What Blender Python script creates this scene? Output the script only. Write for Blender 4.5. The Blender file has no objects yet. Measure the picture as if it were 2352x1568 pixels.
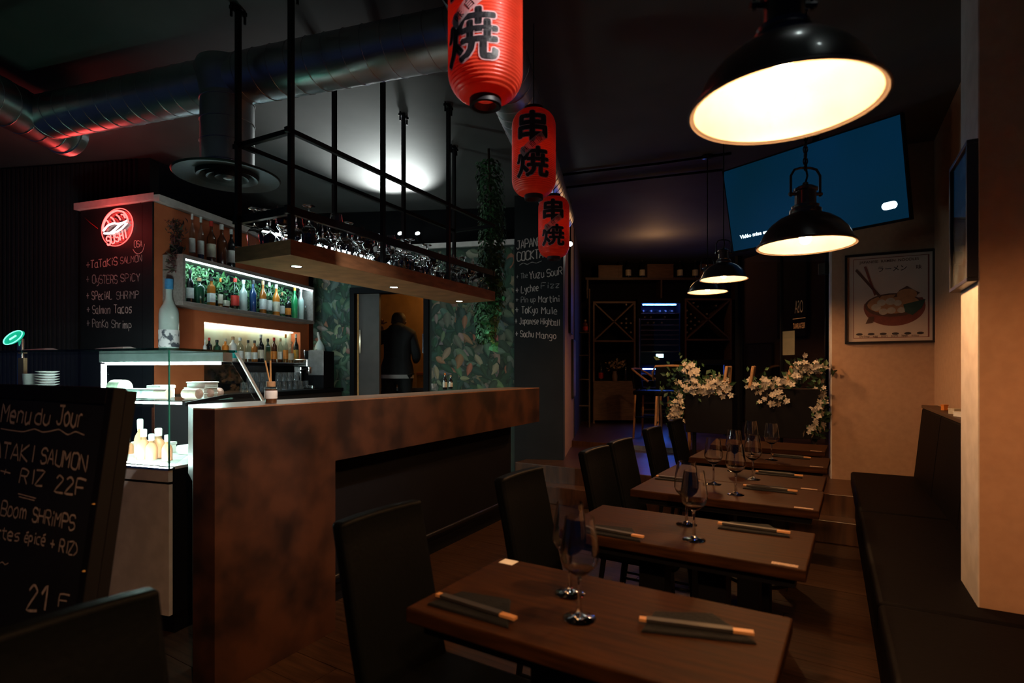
import bpy, bmesh, math, random
from mathutils import Vector, Matrix
random.seed(7)
PI = math.pi
COL = bpy.context.scene.collection
# ------------------------------------------------------------------ camera, world, exposure
F, CX, HY, H = 1280.0, 1176.0, 851.0, 1.30
cam_d = bpy.data.cameras.new('camera'); cam = bpy.data.objects.new('camera', cam_d); COL.objects.link(cam)
cam.location = (0, 0, H); cam.rotation_euler = (PI/2, 0, 0)
cam_d.sensor_width = 36.0; cam_d.lens = F/2352*36.0
cam_d.shift_y = (HY-784.0)/2352.0
cam_d.clip_start = 0.02
cam_d.dof.use_dof = True; cam_d.dof.focus_distance = 3.7; cam_d.dof.aperture_fstop = 2.6
bpy.context.scene.camera = cam
W = bpy.data.worlds.new('night'); bpy.context.scene.world = W; W.use_nodes = True
W.node_tree.nodes['Background'].inputs[0].default_value = (0.10, 0.16, 0.45, 1)
W.node_tree.nodes['Background'].inputs[1].default_value = 0.05
W.cycles.sampling_method = 'NONE'
vs = bpy.context.scene.view_settings
vs.view_transform = 'Standard'; vs.look = 'None'; vs.gamma = 1.0; vs.use_curve_mapping = False
vs.exposure = 0.0
cy = bpy.context.scene.cycles
cy.max_bounces = 6; cy.diffuse_bounces = 2; cy.glossy_bounces = 2; cy.transmission_bounces = 6; cy.transparent_max_bounces = 8
cy.caustics_reflective = False; cy.caustics_refractive = True

# ------------------------------------------------------------------ helpers
def ray(px, py): return Vector(((px-CX)/F, 1.0, (HY-py)/F))
CAM = Vector((0, 0, H))
def hz(px, py, z):
    r = ray(px, py); return CAM + r*((z-H)/r.z)
def hy(px, py, Y): return CAM + ray(px, py)*Y
class Plane:                       # a flat surface: origin, unit u (to the right when faced), v up, n outward
    def __init__(s, P, u, v=(0, 0, 1)):
        s.P = Vector(P); s.u = Vector(u).normalized(); v = Vector(v)
        s.v = (v - s.u*v.dot(s.u)).normalized(); s.n = s.u.cross(s.v)
    def hit(s, px, py, off=0.0):
        r = ray(px, py); t = (s.P + s.n*off - CAM).dot(s.n)/r.dot(s.n); return CAM + r*t
    def uv(s, px, py, off=0.0):
        d = s.hit(px, py, off) - s.P; return d.dot(s.u), d.dot(s.v)
    def at(s, a, b, c=0.0): return s.P + s.u*a + s.v*b + s.n*c
class MB:
    def __init__(s): s.v = []; s.f = []
    def add(s, vs_, fs):
        o = len(s.v); s.v += [tuple(p) for p in vs_]; s.f += [tuple(i+o for i in f) for f in fs]; return s
    def hexa(s, p):                # 4 bottom, 4 top
        return s.add(p, [(3,2,1,0),(4,5,6,7),(0,1,5,4),(1,2,6,5),(2,3,7,6),(3,0,4,7)])
    def box(s, x0, x1, y0, y1, z0, z1):
        return s.hexa([(x0,y0,z0),(x1,y0,z0),(x1,y1,z0),(x0,y1,z0),(x0,y0,z1),(x1,y0,z1),(x1,y1,z1),(x0,y1,z1)])
    def prism(s, poly, z0, z1):
        n = len(poly)
        return s.add([(p[0],p[1],z0) for p in poly]+[(p[0],p[1],z1) for p in poly],
                     [tuple(range(n-1,-1,-1)), tuple(range(n,2*n))]+[(i,(i+1)%n,n+(i+1)%n,n+i) for i in range(n)])
    def pbox(s, pl, a0, a1, b0, b1, c0, c1):   # box on a Plane
        return s.hexa([pl.at(a,b,c) for (a,b,c) in ((a0,b0,c0),(a1,b0,c0),(a1,b0,c1),(a0,b0,c1),(a0,b1,c0),(a1,b1,c0),(a1,b1,c1),(a0,b1,c1))])
    def ppoly(s, pl, pts, c0, c1):             # extruded polygon on a Plane
        n = len(pts)
        return s.add([pl.at(a,b,c0) for a,b in pts]+[pl.at(a,b,c1) for a,b in pts],
                     [tuple(range(n-1,-1,-1)), tuple(range(n,2*n))]+[(i,(i+1)%n,n+(i+1)%n,n+i) for i in range(n)])
    def tube(s, pts, r, seg=8, caps=True, closed=False):
        pts = [Vector(p) for p in pts]; n = len(pts); rs = r if isinstance(r, (list,tuple)) else [r]*n
        t0 = (pts[1]-pts[0]).normalized(); up = Vector((0,0,1)) if abs(t0.z) < .9 else Vector((1,0,0))
        nx = t0.cross(up).normalized(); V = []; Fc = []
        for i, p in enumerate(pts):
            a = pts[(i-1) % n] if (i > 0 or closed) else p; b = pts[(i+1) % n] if (i < n-1 or closed) else p
            t = (b-a).normalized(); nx = (nx - t*nx.dot(t)).normalized(); ny = t.cross(nx)
            for k in range(seg):
                an = 2*PI*k/seg; V.append(p + (nx*math.cos(an)+ny*math.sin(an))*rs[i])
        for i in range(n if closed else n-1):
            j = (i+1) % n
            for k in range(seg): Fc.append((i*seg+k, i*seg+(k+1)%seg, j*seg+(k+1)%seg, j*seg+k))
        if caps and not closed: Fc += [tuple(range(seg-1,-1,-1)), tuple(range((n-1)*seg, n*seg))]
        return s.add(V, Fc)
    def lathe(s, prof, seg=24, c=(0,0,0), a0=0.0):
        V = []; Fc = []; n = len(prof)
        for r, z in prof:
            for k in range(seg):
                an = a0+2*PI*k/seg; V.append((c[0]+r*math.cos(an), c[1]+r*math.sin(an), c[2]+z))
        for i in range(n-1):
            for k in range(seg): Fc.append((i*seg+k, i*seg+(k+1)%seg, (i+1)*seg+(k+1)%seg, (i+1)*seg+k))
        if prof[0][0] > 1e-6 and prof[0][0] < 1e-3 or prof[0][0] == 0: pass
        return s.add(V, Fc)
    def move(s, M):
        s.v = [tuple(M @ Vector(p)) for p in s.v]; return s
MATS = {}
def obj(name, mb, mat, parent=None, smooth=None, bevel=0.0, seg=2, recalc=True, subsurf=0):
    me = bpy.data.meshes.new(name)
    me.from_pydata(mb.v, [], mb.f); me.update()
    if recalc:
        bm = bmesh.new(); bm.from_mesh(me); bmesh.ops.remove_doubles(bm, verts=bm.verts, dist=1e-6)
        bmesh.ops.recalc_face_normals(bm, faces=bm.faces); bm.to_mesh(me); bm.free()
    if smooth:
        me.polygons.foreach_set('use_smooth', [True]*len(me.polygons))
        if smooth < 180: me.set_sharp_from_angle(angle=math.radians(smooth))
    me.materials.append(mat)
    o = bpy.data.objects.new(name, me); COL.objects.link(o)
    if parent is not None: o.parent = parent
    if bevel:
        b = o.modifiers.new('bevel', 'BEVEL'); b.width = bevel; b.segments = seg; b.limit_method = 'ANGLE'
    if subsurf:
        m_ = o.modifiers.new('sub', 'SUBSURF'); m_.levels = subsurf; m_.render_levels = subsurf
    return o
def part(name, mb, mat, parent, **k):           # geometry given in world coordinates, parented to an unrotated thing
    L = parent.location if parent.parent is None else parent.parent.location
    mb.v = [(p[0]-L[0], p[1]-L[1], p[2]-L[2]) for p in mb.v]
    return obj(name, mb, mat, parent, **k)
def tag(o, label=None, cat=None, group=None, kind=None):
    if label: o['label'] = label
    if cat: o['category'] = cat
    if group: o['group'] = group
    if kind: o['kind'] = kind
    return o
def thing(name, label, cat, loc=(0,0,0), rz=0.0, group=None):
    o = bpy.data.objects.new(name, None); COL.objects.link(o); o.empty_display_size = .05
    o.location = loc; o.rotation_euler = (0,0,rz); return tag(o, label, cat, group)
def dup(root, loc, rz=0.0, label=None, group=None):
    r = root.copy(); COL.objects.link(r); r.location = loc; r.rotation_euler = (0,0,rz)
    if label: r['label'] = label
    if group: r['group'] = group
    for ch in list(root.children):
        c = ch.copy(); COL.objects.link(c); c.parent = r
        for g in list(ch.children):
            d = g.copy(); COL.objects.link(d); d.parent = c
    return r
def struct(name, mb, mat, **k):
    o = obj(name, mb, mat, **k); o['kind'] = 'structure'; return o
# ---- materials
def pm(name, c, rough=.5, metal=0.0, c2=None, scale=8.0, stretch=(1,1,1), bump=0.0, spec=.5, detail=4, lo=.35, hi=.65, coat=0.0, trans=0.0, emit=None, es=0.0, rvar=0.0):
    m = bpy.data.materials.new(name); m.use_nodes = True; nt = m.node_tree; N = nt.nodes; b = N['Principled BSDF']
    b.inputs['Roughness'].default_value = rough; b.inputs['Metallic'].default_value = metal
    b.inputs['Specular IOR Level'].default_value = spec; b.inputs['Coat Weight'].default_value = coat
    b.inputs['Transmission Weight'].default_value = trans
    tc = N.new('ShaderNodeTexCoord'); mp = N.new('ShaderNodeMapping'); mp.inputs['Scale'].default_value = stretch
    nz = N.new('ShaderNodeTexNoise'); nz.inputs['Scale'].default_value = scale; nz.inputs['Detail'].default_value = detail
    nt.links.new(tc.outputs['Object'], mp.inputs[0]); nt.links.new(mp.outputs[0], nz.inputs['Vector'])
    rp = N.new('ShaderNodeValToRGB'); rp.color_ramp.elements[0].position = lo; rp.color_ramp.elements[1].position = hi
    c2 = c2 or tuple(x*.82 for x in c)
    rp.color_ramp.elements[0].color = (*c2, 1); rp.color_ramp.elements[1].color = (*c, 1)
    nt.links.new(nz.outputs[0], rp.inputs[0]); nt.links.new(rp.outputs[0], b.inputs['Base Color'])
    if rvar:
        mr = N.new('ShaderNodeMapRange'); mr.inputs[3].default_value = rough-rvar; mr.inputs[4].default_value = rough+rvar
        nt.links.new(nz.outputs[0], mr.inputs[0]); nt.links.new(mr.outputs[0], b.inputs['Roughness'])
    if bump:
        bp = N.new('ShaderNodeBump'); bp.inputs['Strength'].default_value = bump; bp.inputs['Distance'].default_value = .01
        nt.links.new(nz.outputs[0], bp.inputs['Height']); nt.links.new(bp.outputs[0], b.inputs['Normal'])
    if emit:
        b.inputs['Emission Color'].default_value = (*emit, 1); b.inputs['Emission Strength'].default_value = es
    return m
def em(name, c, s):
    small = name.startswith(('neon_','spot_','screen_t','screen_i','badge','downlight','cooler_d'))
    m = bpy.data.materials.new(name); m.use_nodes = True; b = m.node_tree.nodes['Principled BSDF']
    b.inputs['Base Color'].default_value = (*[min(1, x*.5) for x in c], 1); b.inputs['Emission Color'].default_value = (*c, 1)
    b.inputs['Emission Strength'].default_value = s
    if small: m.cycles.emission_sampling = 'NONE'            # tiny glowing bits: their light comes from the lamp beside them
    return m
def thin_glass(name, tint=(.97,.99,.985), refl=1.0, rough=.03, haze=0.0):
    m = bpy.data.materials.new(name); m.use_nodes = True; nt = m.node_tree; N = nt.nodes; N.remove(N['Principled BSDF'])
    t = N.new('ShaderNodeBsdfTransparent'); t.inputs[0].default_value = (*tint, 1)
    g = N.new('ShaderNodeBsdfGlossy'); g.inputs['Roughness'].default_value = rough
    lw = N.new('ShaderNodeLayerWeight'); lw.inputs[0].default_value = .5      # facing: 0 head-on, 1 grazing, same from both sides
    fr = N.new('ShaderNodeMath'); fr.operation = 'POWER'; fr.inputs[1].default_value = 4.0; nt.links.new(lw.outputs['Facing'], fr.inputs[0])
    mu = N.new('ShaderNodeMath'); mu.operation = 'MULTIPLY_ADD'; mu.inputs[1].default_value = .6*refl; mu.inputs[2].default_value = .045*refl; mu.use_clamp = True
    mx = N.new('ShaderNodeMixShader'); nt.links.new(fr.outputs[0], mu.inputs[0]); nt.links.new(mu.outputs[0], mx.inputs[0])
    nt.links.new(t.outputs[0], mx.inputs[1]); nt.links.new(g.outputs[0], mx.inputs[2])
    out = mx.outputs[0]
    if haze:
        df = N.new('ShaderNodeBsdfDiffuse'); df.inputs[0].default_value = (.9,.95,.95,1); m2 = N.new('ShaderNodeMixShader'); m2.inputs[0].default_value = haze
        nt.links.new(out, m2.inputs[1]); nt.links.new(df.outputs[0], m2.inputs[2]); out = m2.outputs[0]
    nt.links.new(out, N['Material Output'].inputs[0]); return m
def attr_mat(name, rough=.6, attr='tint', trans=0.0):
    m = bpy.data.materials.new(name); m.use_nodes = True; nt = m.node_tree; b = nt.nodes['Principled BSDF']
    a = nt.nodes.new('ShaderNodeAttribute'); a.attribute_name = attr
    nt.links.new(a.outputs['Color'], b.inputs['Base Color']); b.inputs['Roughness'].default_value = rough; return m
def lamp(name, kind, loc, energy, color, parent=None, aim=None, size=.05, angle=None, blend=.5):
    d = bpy.data.lights.new(name, kind); d.energy = energy; d.color = color
    if kind in ('POINT', 'SPOT'): d.shadow_soft_size = size
    if kind == 'SPOT': d.spot_size = math.radians(angle); d.spot_blend = blend
    if kind == 'AREA': d.size = size
    o = bpy.data.objects.new(name, d); COL.objects.link(o); o.location = loc
    if aim is not None: o.rotation_euler = Vector(aim).to_track_quat('-Z', 'Y').to_euler()
    if parent is not None:
        o.parent = parent; o.location = Vector(loc) - Vector(parent.location)
    return o
M_floor = pm('floor_wood', (.075,.036,.018), .5, spec=.25, c2=(.035,.017,.009), scale=3, stretch=(1.2,14,1), bump=.15)
M_floor2 = pm('floor_wood_upper', (.10,.045,.022), .35, c2=(.05,.022,.012), scale=3, stretch=(1.2,14,1), bump=.1)
M_sub = pm('floor_base', (.02,.01,.007), .8)
M_ceil = pm('ceiling_paint', (.105,.104,.103), .8, spec=.15, c2=(.092,.091,.091), scale=3, bump=.05)
M_black = pm('black_paint', (.005,.005,.007), .7, spec=.12, scale=5, bump=.05)
M_dwall = pm('dark_wall', (.02,.018,.022), .75, scale=4, bump=.05)
M_plaster = pm('plaster', (.42,.26,.17), .85, c2=(.38,.23,.15), scale=25, bump=.08)
M_white = pm('white_paint', (.62,.58,.56), .6, scale=12)
M_orange = pm('terracotta_paint', (.62,.16,.055), .7, c2=(.54,.13,.045), scale=6, bump=.04)
M_rust = pm('rust_laminate', (.060,.023,.013), .45, spec=.3, c2=(.017,.009,.008), scale=5.5, detail=8, lo=.36, hi=.62, bump=.05, rvar=.1)
M_cwood = pm('counter_wood', (.30,.15,.085), .38, c2=(.20,.10,.055), scale=4, stretch=(1.5,12,12), rvar=.06)
M_twood = pm('table_wood', (.040,.0155,.0062), .6, spec=.04, c2=(.019,.0078,.0032), scale=4, stretch=(1.6,18,18), bump=.06, rvar=.08)
M_leather = pm('black_leather', (.0026,.0034,.0042), .5, spec=.05, scale=90, bump=.12)
M_bench = pm('bench_leather', (.0032,.0026,.0034), .6, spec=.05, scale=70, bump=.1)
M_iron = pm('black_iron', (.016,.016,.018), .38, metal=.6, scale=30)
M_steel = pm('galvanised_steel', (.60,.61,.63), .36, metal=1.0, c2=(.47,.48,.50), scale=3)
M_chrome = pm('chrome', (.7,.7,.7), .15, metal=1.0, scale=10)
M_board = pm('blackboard', (.010,.011,.013), .6, spec=.12, c2=(.015,.016,.018), scale=3, lo=.3, hi=.7)
M_chalk = pm('chalk', (.62,.52,.46), .95, c2=(.40,.33,.30), scale=60)
M_chalk2 = pm('chalk_dim', (.40,.36,.34), .95, c2=(.16,.15,.14), scale=40)
M_glass = thin_glass('clear_glass')
M_wglass = thin_glass('stem_glass', (.93,.95,.96), 3.0, .07, .03)
M_sglass = bpy.data.materials.new('crystal_glass'); M_sglass.use_nodes = True; _b = M_sglass.node_tree.nodes['Principled BSDF']
_b.inputs['Transmission Weight'].default_value = 1.0; _b.inputs['Roughness'].default_value = .02; _b.inputs['IOR'].default_value = 1.5; _b.inputs['Base Color'].default_value = (.98,.99,1,1)
M_pane = thin_glass('pane_glass', (.93,.975,.96), 1.2, .01)
M_gedge = pm('glass_edge', (.05,.35,.25), .15, scale=10)
M_shade = pm('lamp_shade_black', (.018,.016,.016), .28, scale=20, coat=.4)
M_reflector = pm('lamp_reflector_white', (.115,.099,.090), .5, scale=10)
M_bulb = em('bulb_glow', (1.0,.50,.20), 1350)
M_paper = pm('white_paper', (.85,.85,.83), .8, scale=10)
M_cream = pm('cream_panel', (.78,.72,.67), .55, spec=.2, scale=10)
M_grey = pm('grey_metal', (.25,.25,.26), .4, metal=.5, scale=20)
M_led = em('led_cool', (.60,.92,1.0), 50)
M_ledw = em('led_white', (.80,1.0,.95), 200)
M_skin = pm('skin', (.42,.22,.15), .6, scale=20)
M_jacket = pm('dark_jacket', (.020,.020,.022), .8, scale=30, bump=.2)
M_leaf = attr_mat('leaf_tints', .55)
M_print = attr_mat('wallpaper_print', .75)
M_petal = pm('petal_white', (.50,.46,.41), .8, scale=20)
M_rope = pm('jute_rope', (.30,.17,.08), .9, scale=60, bump=.4)
M_wicker = pm('dark_wood', (.085,.042,.022), .5, c2=(.05,.026,.014), scale=4, stretch=(12,12,1.2))
M_rack = pm('rack_wood', (.17,.085,.045), .5, c2=(.11,.055,.03), scale=4, stretch=(2,2,10))

# ------------------------------------------------------------------ axes of the place
AL = math.radians(-31.8); L_ = Vector((math.cos(AL), math.sin(AL), 0)); R_ = Vector((-math.sin(AL), math.cos(AL), 0))   # table row
EU = Vector((.976,-.216,0)).normalized()
PE = Plane((.555,6.0,0), EU)                                    # end wall (wallpaper, doorway, cocktail board)
ecl = PE.hit(725, 851); EC = Vector((ecl.x, ecl.y, 0))
BV = Vector((.216,.976,0)).normalized()
C0 = Vector((-2.927,4.559,0))
PBk = Plane(C0, BV)                                             # back-bar wall, u runs away from the camera
BLEN = (EC-C0).dot(BV)
C1 = Vector((-3.738,4.838,0))
PP = Plane(C1, (C0-C1))                                         # menu pillar face
PLEN = (C0-C1).length
CEIL = 3.21; CORN = 2.74; ZUP = .40
BR_ = Vector((.4957,.868,0)).normalized(); BX_ = Vector((BR_.y,-BR_.x,0))
BO = Vector((1.068,1.568,0))                                    # bench front line
def bp(x, s, z=0.0): return BO + BX_*x + BR_*s + Vector((0,0,z))
# ------------------------------------------------------------------ shell
fl = struct('floor', MB().box(-6,6,-1.5,7.4,-.05,-.012), M_sub)
pw, plen = .165, 1.25; base = MB().box(-plen/2+.002, plen/2-.002, -pw/2+.0015, pw/2-.0015, -.012, 0)
pme = None; rr = random.Random(3)
for j in range(-9, 30):
    for i in range(-4, 4):
        c = L_*(i*plen + (j*.41 % plen)) + R_*(j*pw + .1)
        if c.y < .2 or c.y > 6.4 or c.x < -2.6 or c.x > 3.6 or abs(c.x) > c.y*1.0+1.0: continue
        if pme is None:
            o = obj('plank', base, M_floor, fl); pme = o.data
        else:
            o = bpy.data.objects.new('plank', pme); COL.objects.link(o); o.parent = fl
        o.location = (c.x, c.y, rr.uniform(-.0015, 0)); o.rotation_euler = (0,0,AL + (PI if rr.random() < .5 else 0))
struct('ceiling', MB().box(-6,6,-1.5,12,CEIL,CEIL+.1), M_ceil)
def wallbox(name, a, b, z0, z1, th, mat, away=None):
    a = Vector((a[0],a[1],0)); b = Vector((b[0],b[1],0)); d = (b-a).normalized(); n = Vector((-d.y,d.x,0))
    if n.dot(-(a+b)*.5) > 0: n = -n                             # thickness goes away from the camera
    return struct(name, MB().prism([a, b, b+n*th, a+n*th], z0, z1), mat)
# back-bar wall with its niche, split into solid pieces
NU0, NZ1 = PBk.uv(469,738)[0], PBk.uv(469,738)[1]; NU1 = PBk.uv(690,800)[0]; NZ0 = 1.385
mb = MB(); mb.pbox(PBk, .1, BLEN+.05, NZ1, CORN-.06, -.12, 0); mb.pbox(PBk, .1, NU0, 0, NZ1, -.12, 0); mb.pbox(PBk, 0, .1, 0, CORN-.06, -.025, 0)
mb.pbox(PBk, NU1, BLEN+.05, 0, NZ1, -.12, 0)
struct('wall_bar', mb, M_orange)
mb = MB(); mb.pbox(PBk, NU0, NU1, 0, NZ0, -.12, -.02)
struct('wall_bar_lower', mb, pm('black_tile', (.012,.014,.016), .25, scale=6))
M_niche = pm('niche_panel', (.62,.66,.52), .55, c2=(.55,.42,.26), scale=2.2, lo=.3, hi=.55)
struct('wall_niche', MB().pbox(PBk, NU0-.02, NU1+.02, NZ0-.02, NZ1+.02, -.16, -.121), M_niche)
# menu pillar
mb = MB(); mb.prism([C1, C0, C0+PBk.n*-.12, C1+PP.n*-.5], 0, CORN-.06)
struct('wall_pillar', mb, M_black)
mb = MB()
mb.hexa([*(p+Vector((0,0,CORN-.055)) for p in (C1-PP.u*.02+PP.n*.05, C0+PP.n*.05+PBk.n*.05, C0-PBk.n*.14, C1-PP.u*.02-PP.n*.5)),
         *(p+Vector((0,0,CORN)) for p in (C1-PP.u*.02+PP.n*.05, C0+PP.n*.05+PBk.n*.05, C0-PBk.n*.14, C1-PP.u*.02-PP.n*.5))])
mb.pbox(PBk, 0, BLEN+.05, CORN-.055, CORN, -.14, .05)
struct('trim_1', mb, M_white)
# end wall pieces: left wallpaper, door, right wallpaper, cocktail board
def eu(px): return PE.uv(px, 851)[0]
uL, uD0, uD1, uB, uR = eu(720), eu(806), eu(986), eu(1183), 0.0
mb = MB(); mb.pbox(PE, uL, uD0, 0, CORN-.06, -.12, 0); mb.pbox(PE, uD1, uR, 0, CORN-.06, -.12, 0); mb.pbox(PE, uD0, uD1, 2.25, CORN-.06, -.12, 0)
wall_end = struct('wall_end', mb, pm('wallpaper_ground', (.018,.032,.026), .8, c2=(.030,.045,.036), scale=4))
struct('trim_2', MB().pbox(PE, uL-.05, uB-.0, CORN-.06, CORN-.005, -.14, .04), M_white)
# cocktail board slab
board_c = struct('wall_cocktail_board', MB().pbox(PE, uB, uR, 0, CEIL, .001, .03), M_board)
# upper black backdrop walls
wallbox('wall_back_upper', (-6.5,7.2), (.2,6.05+.45), CORN-.5, CEIL, .1, M_black)
wallbox('wall_left_back', (-6.5,5.55), (-3.25,5.0), 0, CEIL, .1, M_dwall)
# return wall of the passage beside the cocktail board
e0 = PE.P.copy(); e1 = Vector((.83,7.5,0))
ret = struct('wall_passage', MB().prism([e0, e1, e1+Vector((-.12,.02,0)), e0+Vector((-.12,.02,0))], ZUP-.1, CEIL), M_plaster)
# kitchen
wallbox('wall_kitchen_back', (-3.4,8.7), (.6,8.1), 0, CEIL, .1, pm('kitchen_wall', (.42,.24,.10), .7))
struct('floor_kitchen', MB().prism([(-3.2,6.9),(.3,6.25),(.75,8.2),(-3.0,8.8)], ZUP-.08, ZUP), M_floor2)
# raised wine room
def st(px,py,z): v_ = hz(px,py,z); return Vector((v_.x,v_.y,0))
s1a = st(1247,1115,.17); s1d = (L_*1.0)
def slab(name, p, depth, ln, z0, z1, mat):
    d = L_; q = R_
    a = p - d*.6; b = p + d*ln
    return struct(name, MB().prism([a, b, b+q*depth, a+q*depth], z0, z1), mat, bevel=.006)
s1 = st(1301,1121,.17); s2 = st(1301,1072.5,.34)
slab('floor_step_lower', s1-L_*.0, 1.2, 2.6, 0, .17, M_floor2)
slab('floor_step_upper', s2-L_*.0, 2.6, 3.2, 0, .34, M_floor2)
s3 = st(1318,1012,ZUP)
struct('floor_wine_room', MB().prism([s3-L_*.3, s3+L_*4.2, (6,10.2), (.2,10.2), (.4,7.8)], .2, ZUP), M_floor2)
wallbox('wall_wine_back', (.2,9.95), (6.5,9.72), 0, CEIL+.05, .12, M_black)
wallbox('wall_wine_left', (.84,7.5), (1.25,9.95), 0, CEIL, .1, M_dwall)
# poster wall, side wall, pillar at the bench
w0 = hz(1911,1187,0); w0 = Vector((w0.x,w0.y,0)); PW = Plane(w0, -Vector((-2576/1280,1,0)))
PWL = PW.uv(2146,900)[0]
struct('wall_poster', MB().pbox(PW, 0, PWL+.02, 0, CEIL, -.22, 0), M_plaster)
struct('trim_3', MB().pbox(PW, -.012, 0, 0, CEIL, -.22, .0), M_white)
w1 = PW.at(PWL,0); SW = -BR_
sq = w1 + SW*4.2
struct('wall_right', MB().prism([w1+Vector((0,0,0)), sq, sq+BX_*.15, w1+BX_*.15], 0, CEIL), M_plaster)
cn = bp(.315,.677); cf = bp(.315,.977)
struct('wall_pillar_right', MB().prism([cn, cn+BX_*1.2, cf+BX_*1.2, cf], .451, CEIL), M_plaster)
struct('lit_face_paint', MB().prism([cn-BX_*.004, cf-BX_*.004, cf, cn], .451, CEIL), M_white)  # white coat stands in for cool light falling on the pillar's left face
sp = w1 + SW*1.42
struct('trim_4', MB().prism([sp-BX_*.03, sp-BX_*.03+SW*.10, sp+SW*.10, sp], .95, CEIL), M_black)
# ------------------------------------------------------------------ ducts
def duct_mesh(a, b, r, seg=32, seam=.115, cap=False):
    a = Vector(a); b = Vector(b); ln = (b-a).length
    body = MB().tube([a+(b-a)*(i/6) for i in range(7)], r, seg, caps=cap)
    t = (b-a).normalized(); up = Vector((0,0,1)) if abs(t.z) < .9 else Vector((1,0,0)); nx = t.cross(up).normalized(); ny = t.cross(nx)
    n = int(ln/seam*20); pts = [a + t*(ln*i/n) + (nx*math.cos(2*PI*i/20)+ny*math.sin(2*PI*i/20))*(r+.0005) for i in range(n+1)]
    return body, MB().tube(pts, .0035, 5)
ZD = 2.96; RD = .137
dA = hy(150,265,3.6); dA.z = ZD; dB = Vector((-.10,2.72,ZD))
dd = (dB-dA).normalized()
t = thing('ventilation_duct', 'long spiral steel duct running under the ceiling from elbow to lanterns', 'duct', (-1.2,3.05,ZD))
b_, s_ = duct_mesh(dA-dd*.15, dB+dd*.12, RD)
part('pipe', b_, M_steel, t, smooth=60); part('spiral_seam', s_, M_steel, t, smooth=180)
dc = hy(521,190,3.2); dc = dA + dd*((dc-dA).dot(dd))
zt = 1.3+446*dc.y/1280
t = thing('ceiling_diffuser', 'vertical steel duct drop ending in a round black diffuser plate', 'duct', (dc.x,dc.y,zt))
b_, s_ = duct_mesh((dc.x,dc.y,zt+.02), (dc.x,dc.y,ZD-.02), .142, seam=.13)
part('drop_pipe', b_, M_steel, t, smooth=60)
for k in range(4): part('seam_ring', MB().tube([(dc.x+.1435*math.cos(2*PI*i/32), dc.y+.1435*math.sin(2*PI*i/32), zt+.06+k*.12) for i in range(32)], .0035, 6, closed=True), M_steel, t, smooth=180)
part('saddle_collar', MB().lathe([(.142,-.10),(.16,-.02),(.175,.05),(.16,.09)], 32, (dc.x,dc.y,ZD)), M_steel, t, smooth=60)
pp = .285; M_diff = pm('diffuser_black', (.018,.017,.018), .5, spec=.25, scale=20)
part('diffuser_plate', MB().lathe([(.13,.045),(.15,.03),(.22,.022),(pp-.01,.006),(pp,0),(pp-.008,-.008),(.2,.004),(.165,.012),(.16,.012)], 48, (dc.x,dc.y,zt)), M_diff, t, smooth=50)
for r0 in (.165,.115,.07): part('cone_ring', MB().lathe([(r0,.012),(r0-.004,-.012),(r0-.02,-.006),(r0-.045,.015)], 40, (dc.x,dc.y,zt)), M_diff, t, smooth=50)
part('centre_knob', MB().lathe([(.001,-.016),(.022,-.014),(.026,0),(.026,.03)], 24, (dc.x,dc.y,zt)), M_grey, t, smooth=50)
ea = hy(160,318,3.95); ea.z = ZD; eb = Vector((ea.x-.06,2.2,ZD))
t = thing('duct_elbow', 'spiral steel duct stub with capped end crossing at top left', 'duct', ea)
b_, s_ = duct_mesh(ea, eb, RD+.004)
part('pipe', b_, M_steel, t, smooth=60); part('spiral_seam', s_, M_steel, t, smooth=180)
ve = (ea-eb).normalized()
part('end_cap', MB().tube([ea-ve*.07, ea-ve*.065, ea-ve*.03, ea-ve*.028, ea, ea+ve*.012], [RD+.005,RD+.012,RD+.012,RD+.006,RD+.006,RD-.03], 32), M_steel, t, smooth=40)
g0 = Vector((-.13,2.6,ZD)); g1 = Vector((.53,6.05,ZD))
t = thing('ceiling_duct', 'spiral steel duct running away above the red lanterns', 'duct', (0,3.5,ZD))
b_, s_ = duct_mesh(g0-(g1-g0).normalized()*.25, g1, RD+.006)
part('pipe', b_, M_steel, t, smooth=60); part('spiral_seam', s_, M_steel, t, smooth=180)
# ------------------------------------------------------------------ bar counter
ZC = 1.15
BD = Vector((.463,.886,0)).normalized(); BN = Vector((-BD.y,BD.x,0))
L0 = Vector((-1.184,2.22,0)); F0 = Vector((-.885,2.792,0)); sF = (F0-L0).dot(BD); F0 = L0+BD*sF
sR = 3.08; Rr = L0+BD*sR
PBar = Plane(L0, BD)                                       # u along the bar, n towards the room (right)
t = thing('bar_counter', 'long rust-brown bar counter with thick overhanging top', 'counter', L0)
part('end_panel', MB().prism([L0, F0, F0+BN*.28, L0+BN*.30+BD*.1, L0+Vector((-.104,.03,0))], 0, .849), M_rust, t)
part('apron', MB().prism([L0, Rr, Rr+BN*.30, L0+BN*.33+BD*.1, L0+Vector((-.104,.03,0))], .849, ZC-.006), M_rust, t)
part('counter_top', MB().prism([L0+BN*.001, Rr+BN*.001, Rr+BN*.30, L0+BN*.33+BD*.1, L0+Vector((-.104,.031,0))], ZC-.006, ZC), M_cwood, t)
part('recessed_panel', MB().pbox(PBar, sF, sR-.05, 0, .849, -.30, -.26), M_black, t)
part('foot_rail', MB().tube([PBar.at(sF+.02,.2,-.14), PBar.at(sR-.1,.2,-.14)], .018, 10), M_iron, t, smooth=60)
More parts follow.
